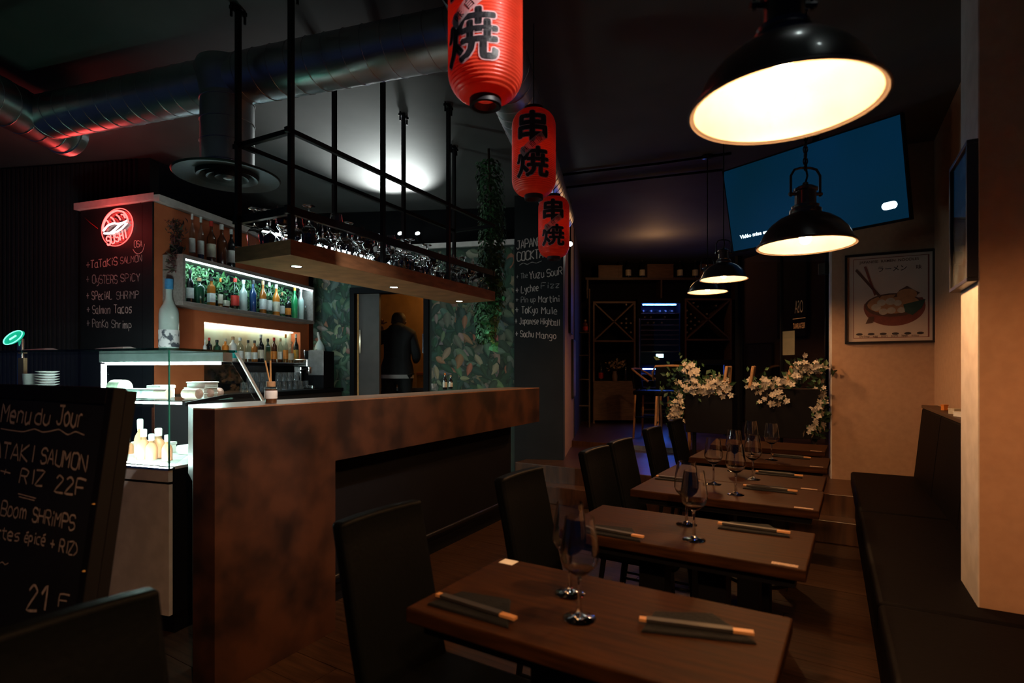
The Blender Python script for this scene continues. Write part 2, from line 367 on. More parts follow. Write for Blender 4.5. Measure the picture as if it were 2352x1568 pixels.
# back work counter along the back-bar wall
ZB = 1.10
t = thing('back_counter', 'dark worktop behind the bar carrying glasses and coffee machine', 'counter', PBk.at(1.2,0,.2))
part('worktop', MB().pbox(PBk, .0, BLEN-.02, ZB-.04, ZB, .0, .50), M_black, t, bevel=.004)
part('cabinet_front', MB().pbox(PBk, .0, BLEN-.02, 0, ZB-.04, .002, .47), M_dwall, t)
t = thing('bottle_ledge', 'thin dark ledge below the lit niche holding a row of bottles', 'shelf', PBk.at(1,1.36,.08))
part('board', MB().pbox(PBk, -.02, NU1+.08, NZ0-.03, NZ0, -.119, .16), M_black, t)
part('front_edge', MB().pbox(PBk, -.02, NU1+.08, NZ0-.006, NZ0+.001, .16, .165), M_grey, t)
# ------------------------------------------------------------------ box shelf
BS0, BS1, BZ0, BZ1, BDp = PBk.uv(420,650,.2)[0], PBk.uv(722,700,.2)[0], 1.842, 2.265, .2
M_box = pm('grey_oak', (.30,.25,.23), .55, c2=(.22,.18,.165), scale=4, stretch=(14,2,14))
t = thing('box_shelf', 'grey oak wall box shelf with LED strip and back row of greenery', 'shelf', PBk.at(1,BZ0,.1))
part('top_board', MB().pbox(PBk, BS0, BS1, BZ1-.035, BZ1, .001, BDp), M_box, t, bevel=.002)
part('bottom_board', MB().pbox(PBk, BS0, BS1, BZ0, BZ0+.035, .001, BDp), M_box, t, bevel=.002)
part('side_board', MB().pbox(PBk, BS0, BS0+.03, BZ0+.035, BZ1-.035, .001, BDp), M_box, t, bevel=.002)
part('side_board', MB().pbox(PBk, BS1-.03, BS1, BZ0+.035, BZ1-.035, .001, BDp), M_box, t, bevel=.002)
part('back_board', MB().pbox(PBk, BS0+.03, BS1-.03, BZ0+.035, BZ1-.035, .001, .012), M_black, t)
part('led_strip', MB().pbox(PBk, BS0+.03, BS1-.03, BZ1-.046, BZ1-.036, BDp-.014, BDp-.002), M_led, t)
def leaf_cloud(name, pts_fn, n, size, cols, parent, seed=1, kind='stuff', shape=.42, mat=None, world=True):
    rg = random.Random(seed); V = []; Fc = []; C = []
    for i in range(n):
        p, nrm = pts_fn(rg); nrm = Vector(nrm).normalized()
        a = Vector((rg.gauss(0,1),rg.gauss(0,1),rg.gauss(0,1))); u = (a - nrm*a.dot(nrm)).normalized(); w = nrm.cross(u)
        s = size*rg.uniform(.6,1.35); o = len(V); p = Vector(p)
        c = rg.choice(cols); k = rg.uniform(.7,1.25); c = tuple(min(1,x*k) for x in c)
        V += [p-u*s*.5, p+w*s*shape*.5+nrm*s*.10, p+u*s*.55, p-w*s*shape*.5+nrm*s*.10, p+u*s*.08]
        Fc += [(o,o+1,o+4),(o+1,o+2,o+4),(o+2,o+3,o+4),(o+3,o,o+4)]; C += [c, tuple(x*1.0 for x in c), c, tuple(x*.75 for x in c), c]
    mb = MB(); mb.v = [tuple(p) for p in V]; mb.f = Fc
    L = (parent.location if parent.parent is None else parent.parent.location) if (parent is not None and world) else (0,0,0)
    mb.v = [(p[0]-L[0],p[1]-L[1],p[2]-L[2]) for p in mb.v]
    o = obj(name, mb, mat or M_leaf, parent, recalc=False)
    at = o.data.color_attributes.new('tint', 'FLOAT_COLOR', 'POINT')
    at.data.foreach_set('color', [x for c in C for x in (*c,1)])
    if kind: o['kind'] = kind
    return o
GR = [(.10,.30,.10),(.06,.22,.08),(.16,.36,.14),(.04,.14,.06)]
def inbox(rg):
    a = rg.uniform(BS0+.05, BS1-.1); return PBk.at(a, rg.uniform(BZ0+.05, BZ1-.06), rg.uniform(.015,.06)), PBk.n + Vector((rg.gauss(0,.5),rg.gauss(0,.5),rg.gauss(0,.6)))
leaf_cloud('greenery', inbox, 900, .06, GR, t, 5)
def inbox2(rg):
    a = BS0+.05+abs(rg.gauss(0,.2)); return PBk.at(a, BZ1-.05-abs(rg.gauss(0,.09)), rg.uniform(.02,.1)), PBk.n + Vector((rg.gauss(0,.5),rg.gauss(0,.5),rg.gauss(0,.6)))
leaf_cloud('trailing_leaves', inbox2, 450, .035, [(.30,.55,.28),(.18,.42,.18)], t, 6)
# niche light strip on top of the niche
t = thing('niche_light', 'hidden light strip washing the pale niche behind the lower bottles', 'light', PBk.at(1,NZ1,-.06))
part('led_strip', MB().pbox(PBk, NU0+.04, NU1-.04, NZ1-.012, NZ1-.001, -.10, -.07), em('led_niche', (.85,1.0,.82), 12), t)
# ------------------------------------------------------------------ bottles
def mat_cache(key, fn):
    if key not in MATS: MATS[key] = fn()
    return MATS[key]
PAL = dict(black=(.010,.010,.012), brown=(.10,.025,.008), amber=(.38,.12,.02), orange=(.75,.24,.03), red=(.55,.03,.02), green=(.03,.35,.12), dgreen=(.012,.06,.03),
           blue=(.015,.05,.16), white=(.72,.74,.72), frost=(.55,.66,.62), teal=(.0,.42,.40), yellow=(.75,.36,.03), cork=(.50,.30,.15), pink=(.70,.42,.36), cream=(.65,.60,.48), gold=(.6,.36,.1), cap=(.02,.02,.02), sky=(.06,.30,.60))
def bmat(c, glass=True):
    if c == 'clear': return mat_cache('b_clear', lambda: thin_glass('bottle_clear', (.82,.9,.88), 2.0, .06))
    if glass: return mat_cache('b_'+c, lambda: pm('bottle_'+c, PAL[c], .12, scale=6, spec=.7, coat=.5))
    return mat_cache('p_'+c, lambda: pm('paint_'+c, PAL[c], .55, scale=40))
def bottle(base, h, r, body, lab=None, cap='cap', label='', style='long', liquid=None, group=None, name='bottle', square=False):
    t = thing(name, label, 'bottle', base, rr.uniform(0,6), group)
    nr = r*.34
    if style == 'long': pr = [(0,0),(r*.94,0),(r,h*.02),(r,h*.56),(r*.93,h*.62),(r*.6,h*.69),(nr*1.1,h*.75),(nr,h*.80),(nr,h*.93)]
    elif style == 'squat': pr = [(0,0),(r*.96,0),(r,h*.03),(r,h*.62),(r*.92,h*.69),(r*.5,h*.75),(nr*1.1,h*.78),(nr,h*.82),(nr,h*.88)]
    else: pr = [(0,0),(r*.8,0),(r*.9,h*.02),(r,h*.34),(r*.85,h*.5),(r*.5,h*.62),(nr,h*.72),(nr*.9,h*.93)]
    sg = 4 if square else 16
    obj('glass_body', MB().lathe(pr, sg, a0=PI/4), bmat(body), t, smooth=(20 if square else 60))
    if liquid: obj('liquid', MB().lathe([(0,.004),(r*.9,.004),(r*.93,h*.3),(r*.93,h*.42),(0,h*.42)], sg, a0=PI/4), bmat(liquid), t, smooth=60)
    obj('cap', MB().lathe([(nr*1.05,h*.87),(nr*1.25,h*.875),(nr*1.25,h*.995),(nr*1.0,h),(0,h)], 12), bmat(cap, False), t, smooth=40)
    if lab:
        q = 1.015
        obj('label', MB().lathe([(r*q,h*.14),(r*q+.0004,h*.15),(r*q+.0004,h*.44),(r*q,h*.45)], sg, a0=PI/4), bmat(lab, False), t, smooth=(20 if square else 60))
    return t
def row(lst, sx, ox, oy, off, zbase, where, group):
    k = 0
    for (x, top, w, body, lab, cap, style, liq, sq, desc) in lst:
        px = ox + x/sx; py = oy + top/sx
        P = PBk.hit(px, py, off); h = P.z - zbase; r = w/sx*.5*P.y/F*.94
        bottle((P.x,P.y,zbase+.0005), h, r, body, lab, cap, desc+where, style, liq, group, square=sq)
BX = [(400,830,85,'black','white','black','long',None,False,'tall black bottle with square white label, leftmost '),
 (510,930,118,'dgreen',None,'cork','squat',None,False,'round-shouldered dark green bottle with cork cap, second from left '),
 (655,925,98,'amber','white','cap','squat',None,True,'square amber whisky bottle with white label '),
 (765,935,60,'clear','cream','orange','long','amber',False,'slim clear bottle with orange neck wrap '),
 (822,1085,100,'clear','cream','cap','squat','brown',True,'squat clear bottle with paper label '),
 (940,935,100,'clear','red','red','long',None,False,'clear bottle with red label and red cap '),
 (1040,955,94,'frost',None,'white','long',None,False,'pale frosted bottle without label '),
 (1155,955,84,'blue',None,'black','long',None,False,'dark blue bottle with black neck '),
 (1275,965,84,'amber','white','cork','long',None,False,'amber rum bottle with wide white label and pourer '),
 (1350,985,74,'clear','white','white','long',None,False,'clear rum bottle with white label and pourer '),
 (1435,1010,86,'orange','cream','white','long',None,False,'orange liqueur bottle with white cap '),
 (1505,1105,64,'clear','white','cork','long',None,False,'small clear bottle with cork '),
 (1578,1150,72,'black','orange','cap','squat',None,False,'short black bottle with orange label '),
 (1655,1035,74,'green',None,'yellow','long',None,False,'bright green bottle with yellow neck '),
 (1730,1055,76,'frost',None,'white','long',None,False,'frosted pale blue bottle, second from the right end '),
 (1785,1265,38,'clear',None,'white','long',None,False,'tiny clear bottle at the right end ')]
row(BX, 5.2275, 360, 460, .12, BZ0+.035, 'in the lit box shelf', 'bottles in the lit box shelf')
TOP = [(425,160,72,'clear','white','white','long',None,False,'clear bottle with white neck, leftmost '),
 (530,198,76,'clear','white','white','long','blue',False,'clear bottle with white foil and dark base, second '),
 (655,250,108,'brown','cream','red','long',None,False,'red-brown bottle with cream label and red neck band '),
 (780,290,118,'brown',None,'white','long',None,False,'broad dark brown bottle with pale neck '),
 (895,348,98,'black','white','white','long',None,False,'black wine bottle partly behind the hanging rack post ')]
row(TOP, 5.2275, 360, 460, .11, BZ1, 'on top of the box shelf', 'bottles on top of the box shelf')
NI = [(140,400,60,'white',None,'white','squat',None,False,'small white flask at the left end '),
 (205,372,90,'black','cream','red','squat',None,False,'dark bottle with red cap '),
 (325,404,118,'dgreen',None,'black','squat',None,False,'wide dark green bottle with black stopper '),
 (455,383,104,'orange',None,'cream','squat',None,False,'orange-red round bottle with cream stopper '),
 (570,355,124,'white','teal','cork','squat',None,False,'white ceramic bottle with round teal label '),
 (680,370,106,'clear','white','white','squat',None,False,'clear gin bottle with broad white label and white cap '),
 (805,408,98,'clear','white','cap','squat','brown',False,'clear bottle with black cap and small label '),
 (905,415,98,'amber','white','cap','squat',None,False,'amber bottle with black cap and small label '),
 (1000,325,106,'black','cream','white','long',None,False,'black bottle with cream label and steel pourer '),
 (1110,385,98,'dgreen',None,'black','squat',None,True,'square dark green bottle with black neck '),
 (1205,370,94,'brown','orange','red','squat',None,False,'red-brown whisky bottle with cork and red neck '),
 (1305,382,88,'clear','white','cork','squat','brown',True,'square clear bottle with brown spirit and grey label '),
 (1385,318,78,'clear','orange','orange','long','amber',False,'tall slim bottle with bright orange neck and label '),
 (1472,432,84,'clear','cream','cork','squat','amber',False,'clear round bottle with cork stopper '),
 (1545,318,82,'black','yellow','white','long',None,False,'black bottle with yellow label and pourer, rightmost ')]
row(NI, 6.72, 450, 720, .09, NZ0, 'on the niche ledge', 'bottles on the niche ledge')
P = PBk.hit(388,640,.09)
t = bottle((P.x,P.y,NZ0+.0005), P.z-NZ0, .074, 'frost', None, 'sky', 'oversized frosted bottle with blue cap beside the menu pillar', 'long', None)
h = P.z-NZ0
obj('mountain_print', MB().lathe([(.0755,h*.16),(.0758,h*.17),(.0758,h*.36),(.0755,h*.37)], 20), pm('mountain_print', (.75,.75,.76), .6, c2=(.05,.06,.08), scale=14, lo=.45, hi=.52), t, smooth=60)
# dried trailing plant beside the box shelf
pc = PBk.hit(405,560,.1); t = thing('trailing_plant', 'dark reddish trailing plant hanging at the left end of the box shelf', 'plant', (pc.x,pc.y,BZ1))
def trail(rg):
    k = rg.random(); px = 402+rg.gauss(0,10)*(1-.5*k)+6*math.sin(k*5); py = 505+k*120
    return PBk.hit(px, py, .1+rg.uniform(-.04,.05)), (rg.gauss(0,1),-1,rg.gauss(0,1))
leaf_cloud('foliage', trail, 420, .05, [(.10,.03,.03),(.06,.06,.03),(.16,.04,.05),(.04,.05,.03)], t, 9, shape=.22)
part('pot', MB().lathe([(0,0),(.04,0),(.05,.07),(.043,.07),(.04,.01),(0,.01)], 16, (pc.x,pc.y,BZ1+.0005)), M_black, t, smooth=40)
# tumblers, espresso machine and scoop on the back counter
g0_ = MB().lathe([(.028,.0),(.030,.004),(.036,.088),(.038,.09),(.035,.086),(.028,.006),(0,.005)], 18)
tumb = None; n = 0
for (x0, x1, yb, lev) in ((560,705,903,0),(640,690,898,1),(575,625,896,1)):
    k = 0; px = x0
    while px < x1:
        for off in (.30,.20):
            P = PBk.hit(px, 800, off); z = ZB + lev*.0925
            if tumb is None: o = obj('tumbler', g0_, M_wglass, None, smooth=60); tumb = o; tag(o, 'clear upturned tumbler in the cluster on the back counter', 'glass', 'tumblers drying on the back counter')
            else: o = tumb.copy(); COL.objects.link(o)
            o.location = (P.x,P.y,z+.0905); o.rotation_euler = (PI,0,px)
        px += 13
PM = PBk.at(PBk.uv(715,880,.28)[0], 0, .26); sm = Plane((PM.x,PM.y,ZB), PE.u)
t = thing('espresso_machine', 'steel espresso machine with portafilter on the back counter', 'coffee machine', (PM.x,PM.y,ZB))
part('body', MB().pbox(sm, -.02,.22, .0,.42, -.15,.08), M_black, t, bevel=.01)
part('back_panel', MB().pbox(sm, .04,.225, .15,.425, .08,.09), M_grey, t, bevel=.004)
part('column', MB().pbox(sm, -.12,-.03, .0,.30, -.10,.12), M_chrome, t, bevel=.008)
part('group_head', MB().pbox(sm, -.12,.06, .24,.33, -.08,.14), M_chrome, t, bevel=.01)
part('portafilter', MB().lathe([(0,.17),(.03,.17),(.035,.20),(.035,.24)], 16, tuple(sm.at(.06,0,.1))), M_chrome, t, smooth=40)
part('drip_tray', MB().pbox(sm, -.02,.16, .0,.04, .08,.2), M_chrome, t, bevel=.006)
part('bean_hopper', MB().lathe([(0,.33),(.10,.33),(.115,.43),(.118,.44),(.11,.435),(.098,.34),(0,.34)], 20, tuple(sm.at(-.03,0,.02))), M_glass, t, smooth=40)
part('handle', MB().tube([sm.at(.06,.22,.13), sm.at(.06,.20,.26)], .012, 8), M_black, t, smooth=60)
P = PE.hit(734,800,.08); t = thing('ice_scoop', 'pale plastic ice scoop hanging upside down before green wallpaper', 'scoop', P)
part('bowl', MB().lathe([(.012,.10),(.03,.07),(.055,.02),(.065,-.06),(.06,-.11),(.058,-.11),(.05,0)], 20, tuple(P)), pm('scoop_plastic', (.5,.56,.53), .35), t, smooth=60)
part('handle', MB().tube([P+Vector((0,0,.09)), P+Vector((-.02,0,.19))], [.014,.012], 10), M_white, t, smooth=60)
part('hook', MB().tube([P+Vector((-.02,0,.185)), P+Vector((-.02,0,.2)), P+Vector((-.02,0,.2))-PE.n*.075], .004, 6), M_iron, t, smooth=60)
# ------------------------------------------------------------------ hand lettering
GL = {'A':"02 28 42|14 34",'B':"02 08 38 47 46 35 05|35 44 43 32 02",'C':"47 38 18 07 03 12 32 43",'E':"48 08 02 42|05 35",'F':"48 08 02|05 35",'H':"08 02|48 42|05 45",
'I':"28 22",'J':"18 48|38 33 22 12 03",'K':"08 02|48 05 42",'L':"08 02 42",'M':"02 08 25 48 42",'N':"02 08 42 48",'O':"18 07 03 12 32 43 47 38 18",'P':"02 08 38 47 46 35 05",
'R':"02 08 38 47 46 35 05|25 42",'S':"47 38 18 07 06 15 35 44 43 32 12 03",'T':"08 48|28 22",'U':"08 03 12 32 43 48",'V':"08 22 48",'Y':"08 25 48|25 22",'Z':"08 48 02 42",
'a':"36 16 05 03 12 32|36 32 42",'b':"08 02 32 43 45 36 06",'c':"36 16 05 03 12 32",'d':"38 32 12 03 05 16 36",'e':"04 34 35 26 16 05 03 12 32",'f':"37 28 18 12|05 25",
'g':"36 16 05 04 13 33|36 31 20 00",'h':"08 02|05 16 26 35 32",'i':"16 12|17 18",'k':"08 02|36 04 32",'l':"18 12",'m':"06 02|05 16 25 22|25 36 45 42",'n':"06 02|05 16 26 35 32",
'o':"16 05 03 12 22 33 35 26 16",'p':"06 00|06 26 35 34 23 03",'r':"06 02|05 16 26",'s':"36 16 05 14 24 33 22 02",'t':"18 13 22 32|06 36",'u':"06 03 12 22 33|36 32",
'v':"06 12 36",'w':"06 12 24 32 46",'y':"06 13 33|36 31 10",'z':"06 36 02 32",'\u00e9':"04 34 35 26 16 05 03 12 32|17 38",'1':"06 28 22",'2':"07 18 28 37 36 02 42",
'+':"05 45|27 23",'(':"38 16 14 32",')':"08 26 24 02",'=':"06 46|04 44"}
ADV = {'I':3.2,'i':2.6,'l':2.8,'1':4,'t':4,'r':3.6,' ':3.4,'(':4,')':4,'f':3.8,'m':5.6,'M':5.6,'w':5.6}
def strokes(text):
    x = 0; out = []
    for ch in text:
        if ch in GL:
            for s in GL[ch].split('|'): out.append([(x+int(p[0]), int(p[1])-2) for p in s.split()])
        x += ADV.get(ch, 5.0 if not ch.islower() else 4.5)
    return out, x-1.0
def smooth_poly(p, k=3):
    if len(p) < 3: return p
    cl = p[0] == p[-1]; out = []; n = len(p)
    for i in range(n-1):
        a = p[i-1] if i > 0 else (p[-2] if cl else p[0]); b, c = p[i], p[i+1]; d = p[i+2] if i+2 < n else (p[1] if cl else p[-1])
        sharp = False
        for j in range(k):
            t = j/k
            q = [.5*(2*b[m]+(-a[m]+c[m])*t+(2*a[m]-5*b[m]+4*c[m]-d[m])*t*t+(-a[m]+3*b[m]-3*c[m]+d[m])*t**3) for m in (0,1)]
            l_ = (b[0]+(c[0]-b[0])*t, b[1]+(c[1]-b[1])*t)
            out.append((q[0]*.6+l_[0]*.4, q[1]*.6+l_[1]*.4))
    out.append(p[-1]); return out
def ribbon(mb, pl, pts, w, off):
    n = len(pts); V = []; Fc = []
    for i, p in enumerate(pts):
        a = pts[max(0,i-1)]; b = pts[min(n-1,i+1)]; dx, dy = b[0]-a[0], b[1]-a[1]; l = math.hypot(dx,dy) or 1
        nx, ny = -dy/l*w*.5, dx/l*w*.5
        V += [pl.at(p[0]+nx,p[1]+ny,off), pl.at(p[0]-nx,p[1]-ny,off)]
    for i in range(n-1): Fc.append((2*i,2*i+1,2*i+3,2*i+2))
    mb.add(V, Fc)
def chalk(parent, pl, text, p0, p1, hpx, mat=None, off=.0025, wpx=None, name='chalk_lettering', seed=0):
    a = pl.uv(*p0); b = pl.uv(*p1); dist = pl.hit(*p0).y; hm = hpx*dist/F; w = (wpx or hpx*.11)*dist/F
    st_, wd = strokes(text); L = math.hypot(b[0]-a[0], b[1]-a[1]); ux, uy = (b[0]-a[0])/L, (b[1]-a[1])/L; sx = L/wd; sy = hm/6.0
    rg = random.Random(text); mb = MB()
    for s in st_:
        s = smooth_poly([(x+rg.uniform(-.22,.22), y+rg.uniform(-.22,.22)) for x, y in s])
        ribbon(mb, pl, [(a[0]+ux*x*sx-uy*y*sy*.0, a[1]+uy*x*sx+y*sy) for x, y in s], w*rg.uniform(.8,1.15), off)
    if parent.type == 'EMPTY': return part(name, mb, mat or M_chalk, parent, recalc=False)
    return obj(name, mb, mat or M_chalk, parent, recalc=False)
def chalk_line(parent, pl, pts, wpx, mat=None, off=.0025):
    d = pl.hit(*pts[0]).y; mb = MB(); ribbon(mb, pl, smooth_poly([pl.uv(*p) for p in pts], 4), wpx*d/F, off)
    if parent.type == 'EMPTY': return part('chalk_line', mb, mat or M_chalk, parent, recalc=False)
    return obj('chalk_line', mb, mat or M_chalk, parent, recalc=False)
# menu pillar board
PPb = Plane(PP.at(0,0,.014), PP.u)
t = thing('sushi_menu_board', 'tall chalk menu board under the neon sushi sign', 'blackboard', PP.at(PLEN/2,1.1,.005))
part('panel', MB().pbox(PP, .01, PLEN-.005, 1.0, CORN-.06, .001, .013), M_board, t)
for txt, p0, p1, hh, mt in (("+TaTaKiS", (199,617),(270,608),17,0),("SALMON",(277,606),(326,600),15,1),("+ OySTERS",(199,650),(270,651),18,1),("SPiCY",(278,647),(322,645),17,1),
    ("+ SPeciAL",(199,688),(258,687),18,0),("SHRiMP",(268,687),(319,685),17,1),("+ Salmon",(200,720),(254,720),18,0),("Tacos",(262,719),(304,718),19,0),("+ PanKo",(200,751),(249,752),18,0),("Shrimp",(257,752),(303,755),17,0),("OSA",(309,568),(327,567),15,0)):
    chalk(t, PPb, txt, p0, p1, hh, M_chalk if mt == 0 else M_chalk2)
chalk_line(t, PPb, [(306,572),(311,580),(319,583),(328,577),(333,560)], 1.6)
# neon sign
Pn = Plane(PP.at(0,0,.03), PP.u); cu, cv = Pn.uv(270,522); k = PP.hit(270,522).y/F
t = thing('neon_sign', 'glowing red and white neon sushi sign on a round clear disc', 'neon sign', Pn.at(cu,cv))
ang = math.radians(12)
def npt(x, y): return (cu+(x*math.cos(ang)-y*math.sin(ang))*k, cv+(x*math.sin(ang)+y*math.cos(ang))*k)
disc = [npt(50*math.cos(2*PI*i/40), 42*math.sin(2*PI*i/40)) for i in range(40)]
part('acrylic_disc', MB().ppoly(Pn, disc, -.003, .003), M_glass, t)
M_nr = em('neon_red', (1.0,.05,.045), 9); M_nw = em('neon_white', (1.0,.72,.70), 3.2)
part('rim_tube', MB().tube([Pn.at(*p,.004) for p in disc], .004, 6, closed=True), em('neon_rim', (1.0,.08,.07), 3), t, smooth=180)
def neon(pts, mat, r=.0075, nm='neon_tube'):
    q = smooth_poly([npt(*p) for p in pts], 5); part(nm, MB().tube([Pn.at(*p,.016) for p in q], r, 6), mat, t, smooth=180)
neon([(-40,2),(-38,14),(-27,27),(-8,35),(12,35),(30,26),(38,14),(40,2),(34,-1)], M_nr)
neon([(-40,2),(-24,10),(-6,10),(12,4),(30,2),(40,4)], M_nw)
neon([(-38,-4),(-20,-9),(0,-4),(18,2),(40,2)], M_nw, .009)
neon([(-38,-4),(-10,-12),(16,-10),(36,-2)], M_nw, .007)
for x0 in (-24,-6,12,27): neon([(x0-4,26 if x0 < 25 else 22),(x0+2,20),(x0+6,11)], M_nr, .006)
for i, ch in enumerate('SUSHI'):
    for s in GL[ch].split('|'):
        q = [(-34+i*14.0+int(p[0])*2.5, -34+(int(p[1])-2)*3.3) for p in s.split()]
        neon(q, M_nr if i < 5 else M_nw, .005, 'neon_letter')
part('cable', MB().tube([Pn.at(*Pn.uv(225,525)), Pn.at(*Pn.uv(208,512)), Pn.at(*Pn.uv(195,500))],   .002, 5), bmat('red',False), t, smooth=180)
lamp('neon_glow', 'POINT', Pn.at(cu,cv,.22), 5.0, (1,.07,.06), t, size=.12)
# cocktail board text (on the end wall)
PEb = Plane(PE.at(0,0,.030), PE.u)
for txt, p0, p1, hh in (("JAPANESE",(1187,572),(1262,560),19),("COCKTAILS",(1188,600),(1275,588),20),("+ The",(1186,642),(1212,637),12),("Yuzu",(1216,641),(1250,636),17),("SouR",(1256,636),(1291,630),17),
    ("+ Lychee",(1185,674),(1237,667),15),("Fizz",(1243,663),(1286,660),13),("+ Pin up",(1185,695),(1231,694),13),("Martini",(1237,694),(1285,693),14),("+ ToKyo",(1184,719),(1236,719),15),("Mule",(1244,720),(1280,721),15),
    ("+ Japanese",(1183,744),(1237,744),14),("Highball",(1242,744),(1286,748),14),("+ Sochu",(1184,773),(1226,774),14),("Mango",(1232,776),(1278,778),14)):
    chalk(board_c, PEb, txt, p0, p1, hh, M_chalk2 if hh < 14 else M_chalk)
chalk_line(board_c, PEb, [(1193,609),(1202,604),(1211,607),(1222,602),(1232,604),(1244,599)], 1.6, M_chalk2)
# ------------------------------------------------------------------ wallpaper leaves
def leafprint(parent, a0, a1, b0, b1, n, seed):
    rg = random.Random(seed); V = []; Fc = []; C = []
    for i in range(n):
        a, b = rg.uniform(a0,a1), rg.uniform(b0,b1); s = rg.uniform(.09,.21); th = rg.gauss(-1.2,.9); ly = .001+.006*i/n
        dark = rg.random()
        c = (.016,.038,.026) if dark < .55 else ((.055,.08,.058) if dark < .84 else ((.13,.12,.09) if dark < .98 else (.15,.07,.045)))
        f = .35+.65*i/n; c = tuple(x*1.5*f*rg.uniform(.8,1.25) for x in c)
        pr = [(0,0),(.12,.16),(.35,.24),(.62,.20),(.85,.09),(1,0)]; o = len(V); m = len(pr)
        ct, stn = math.cos(th), math.sin(th); wd = rg.uniform(.7,1.25)
        def q(x, y): 
            aa, bb = a+(x*ct-y*stn)*s, b+(x*stn+y*ct)*s; return PE.at(min(max(aa,a0),a1), min(max(bb,b0),b1), ly)
        for sg in (1,-1):
            o = len(V); V += [q(x,0) for x, y in pr] + [q(x,sg*y*wd) for x, y in pr]
            for j in range(m-1): Fc.append((o+j,o+j+1,o+m+j+1,o+m+j))
            k2 = 1.15 if sg > 0 else .72
            C += [tuple(x*1.6 for x in c)]*m + [tuple(x*k2 for x in c)]*m
    mb = MB(); mb.v = [tuple(p) for p in V]; mb.f = Fc
    o = obj('leaf_print', mb, M_print, parent, recalc=False); o['kind'] = 'stuff'
    at = o.data.color_attributes.new('tint','FLOAT_COLOR','POINT'); at.data.foreach_set('color', [x for c in C for x in (*c,1)])
leafprint(wall_end, uD1+.03, uB-.01, .8, CORN-.08, 900, 2)
leafprint(wall_end, uL, uD0-.0, .9, CORN-.08, 520, 3)
# doorway
t = tag(thing('kitchen_door', 'dark sliding kitchen door half open behind the bar', 'door', PE.at((uD0+uD1)/2,0,.02)))
for a, b in ((uD0, uD0+.055), (uD1-.06, uD1)): part('frame', MB().pbox(PE, a, b, 0, 2.27, -.13, .03), M_black, t)
part('frame', MB().pbox(PE, uD0, uD1, 2.20, 2.27, -.13, .031), M_black, t)
ud1, ud2 = eu(821), eu(868)
lf = part('door_leaf', MB().pbox(PE, ud1, ud2, .40, 2.2, -.08, -.035), pm('door_grey', (.075,.06,.055), .6), t)
part('handle', MB().pbox(PE, ud1+.012, ud1+.03, 1.50, 1.78, -.034, -.02), M_chrome, lf)
part('edge_strip', MB().pbox(PE, ud1-.02, ud1, .40, 2.2, -.08, -.03), pm('door_edge_brass', (.75,.38,.12), .5, scale=20), t)
part('lock_plate', MB().pbox(PE, uD1-.075, uD1-.061, 1.50, 1.72, -.06, .02), M_chrome, t)
# ------------------------------------------------------------------ hanging glass rack
Q0 = Vector((-1.092,2.75,0)); PH = Plane(Q0, BD)           # n towards the room
SH0, SH1, SHL, SHW = 1.8715, 1.949, 2.06, .42
RL, RU = 2.095, 2.488
t = thing('hanging_rack', 'suspended wooden glass rack in a black steel frame above the bar', 'rack', (Q0.x,Q0.y,SH0))
part('shelf_board', MB().pbox(PH, 0, SHL, SH0, SH1, -SHW, 0), pm('rack_board_wood', (.45,.20,.085), .55, c2=(.30,.13,.055), scale=3, stretch=(3,3,14)), t, bevel=.002)
posts = []
for px in (668,880,1031): posts.append((PH.uv(px,800)[0]+.012, -.012))
for px in (547,768,927,1043): posts.append((PH.uv(px,800,-SHW+.03)[0], -SHW+.03))
for (a, c) in posts:
    part('post', MB().pbox(PH, a-.012, a+.012, SH0+.08, CEIL, c-.012, c+.012), M_iron, t)
    b_ = part('ceiling_clamp', MB().pbox(PH, a-.045, a+.045, CEIL-.03, CEIL-.012, c-.012, c+.012), M_iron, t)
    for s in (-1,1): part('bolt', MB().tube([PH.at(a+s*.04,CEIL-.07,c), PH.at(a+s*.04,CEIL-.001,c)], .007, 6), M_iron, b_)
for z0, z1 in ((RL-.02,RL+.02),(RU-.012,RU+.012)):
    for c in (-.012, -SHW+.03): part('long_rail', MB().pbox(PH, -.02, SHL, z0, z1, c-.011, c+.011), M_iron, t)
    part('cross_rail', MB().pbox(PH, 0, .024, z0, z1, -SHW-.02, 0), M_iron, t)
    part('cross_rail', MB().pbox(PH, SHL-.024, SHL, z0, z1, -SHW, 0), M_iron, t)
part('led_strip', MB().pbox(PH, .15, 1.7, RL-.03, RL-.021, -SHW+.02, -SHW+.034), em('rack_added_glow', (.85,1,1), 22), t)  # added glow strip to make the glasses sparkle; the rack itself has none
M_spot = em('downlight_glow', (.72,1.0,.95), 45)
for px, py in ((681,611),(905,659),(1055,691)):
    P = hz(px, py, SH0); 
    part('downlight', MB().lathe([(.026,-.001),(.03,-.004),(.034,-.004),(.034,.002)], 24, tuple(P)), M_chrome, t, smooth=40)
    part('downlight_lens', MB().lathe([(0,-.0015),(.026,-.002)], 24, tuple(P)), M_spot, t)
    lamp('downlight_beam', 'SPOT', (P.x,P.y,P.z-.012), 7, (.74,1,.95), t, aim=(0,0,-1), size=.02, angle=95, blend=.8)
def solid(outer, k0, th=.0011):            # closed profile: the outside up to the rim, then back down inside the bowl from point k0
    inner = [(max(r_-th, .0), z_+(th if i_ == 0 else 0)) for i_, (r_, z_) in enumerate(outer[k0:])]
    inner = inner[::-1]; return outer + inner + [(0, inner[-1][1]+.001)]
def wine_prof(h, r): return solid([(0,0),(r*.78,0),(r*.80,.002),(r*.3,.007),(.005,.018),(.0042,h*.30),(.0045,h*.42),(r*.30,h*.46),(r*.72,h*.53),(r,h*.63),(r*.97,h*.74),(r*.78,h*.97),(r*.76,h)], 7)
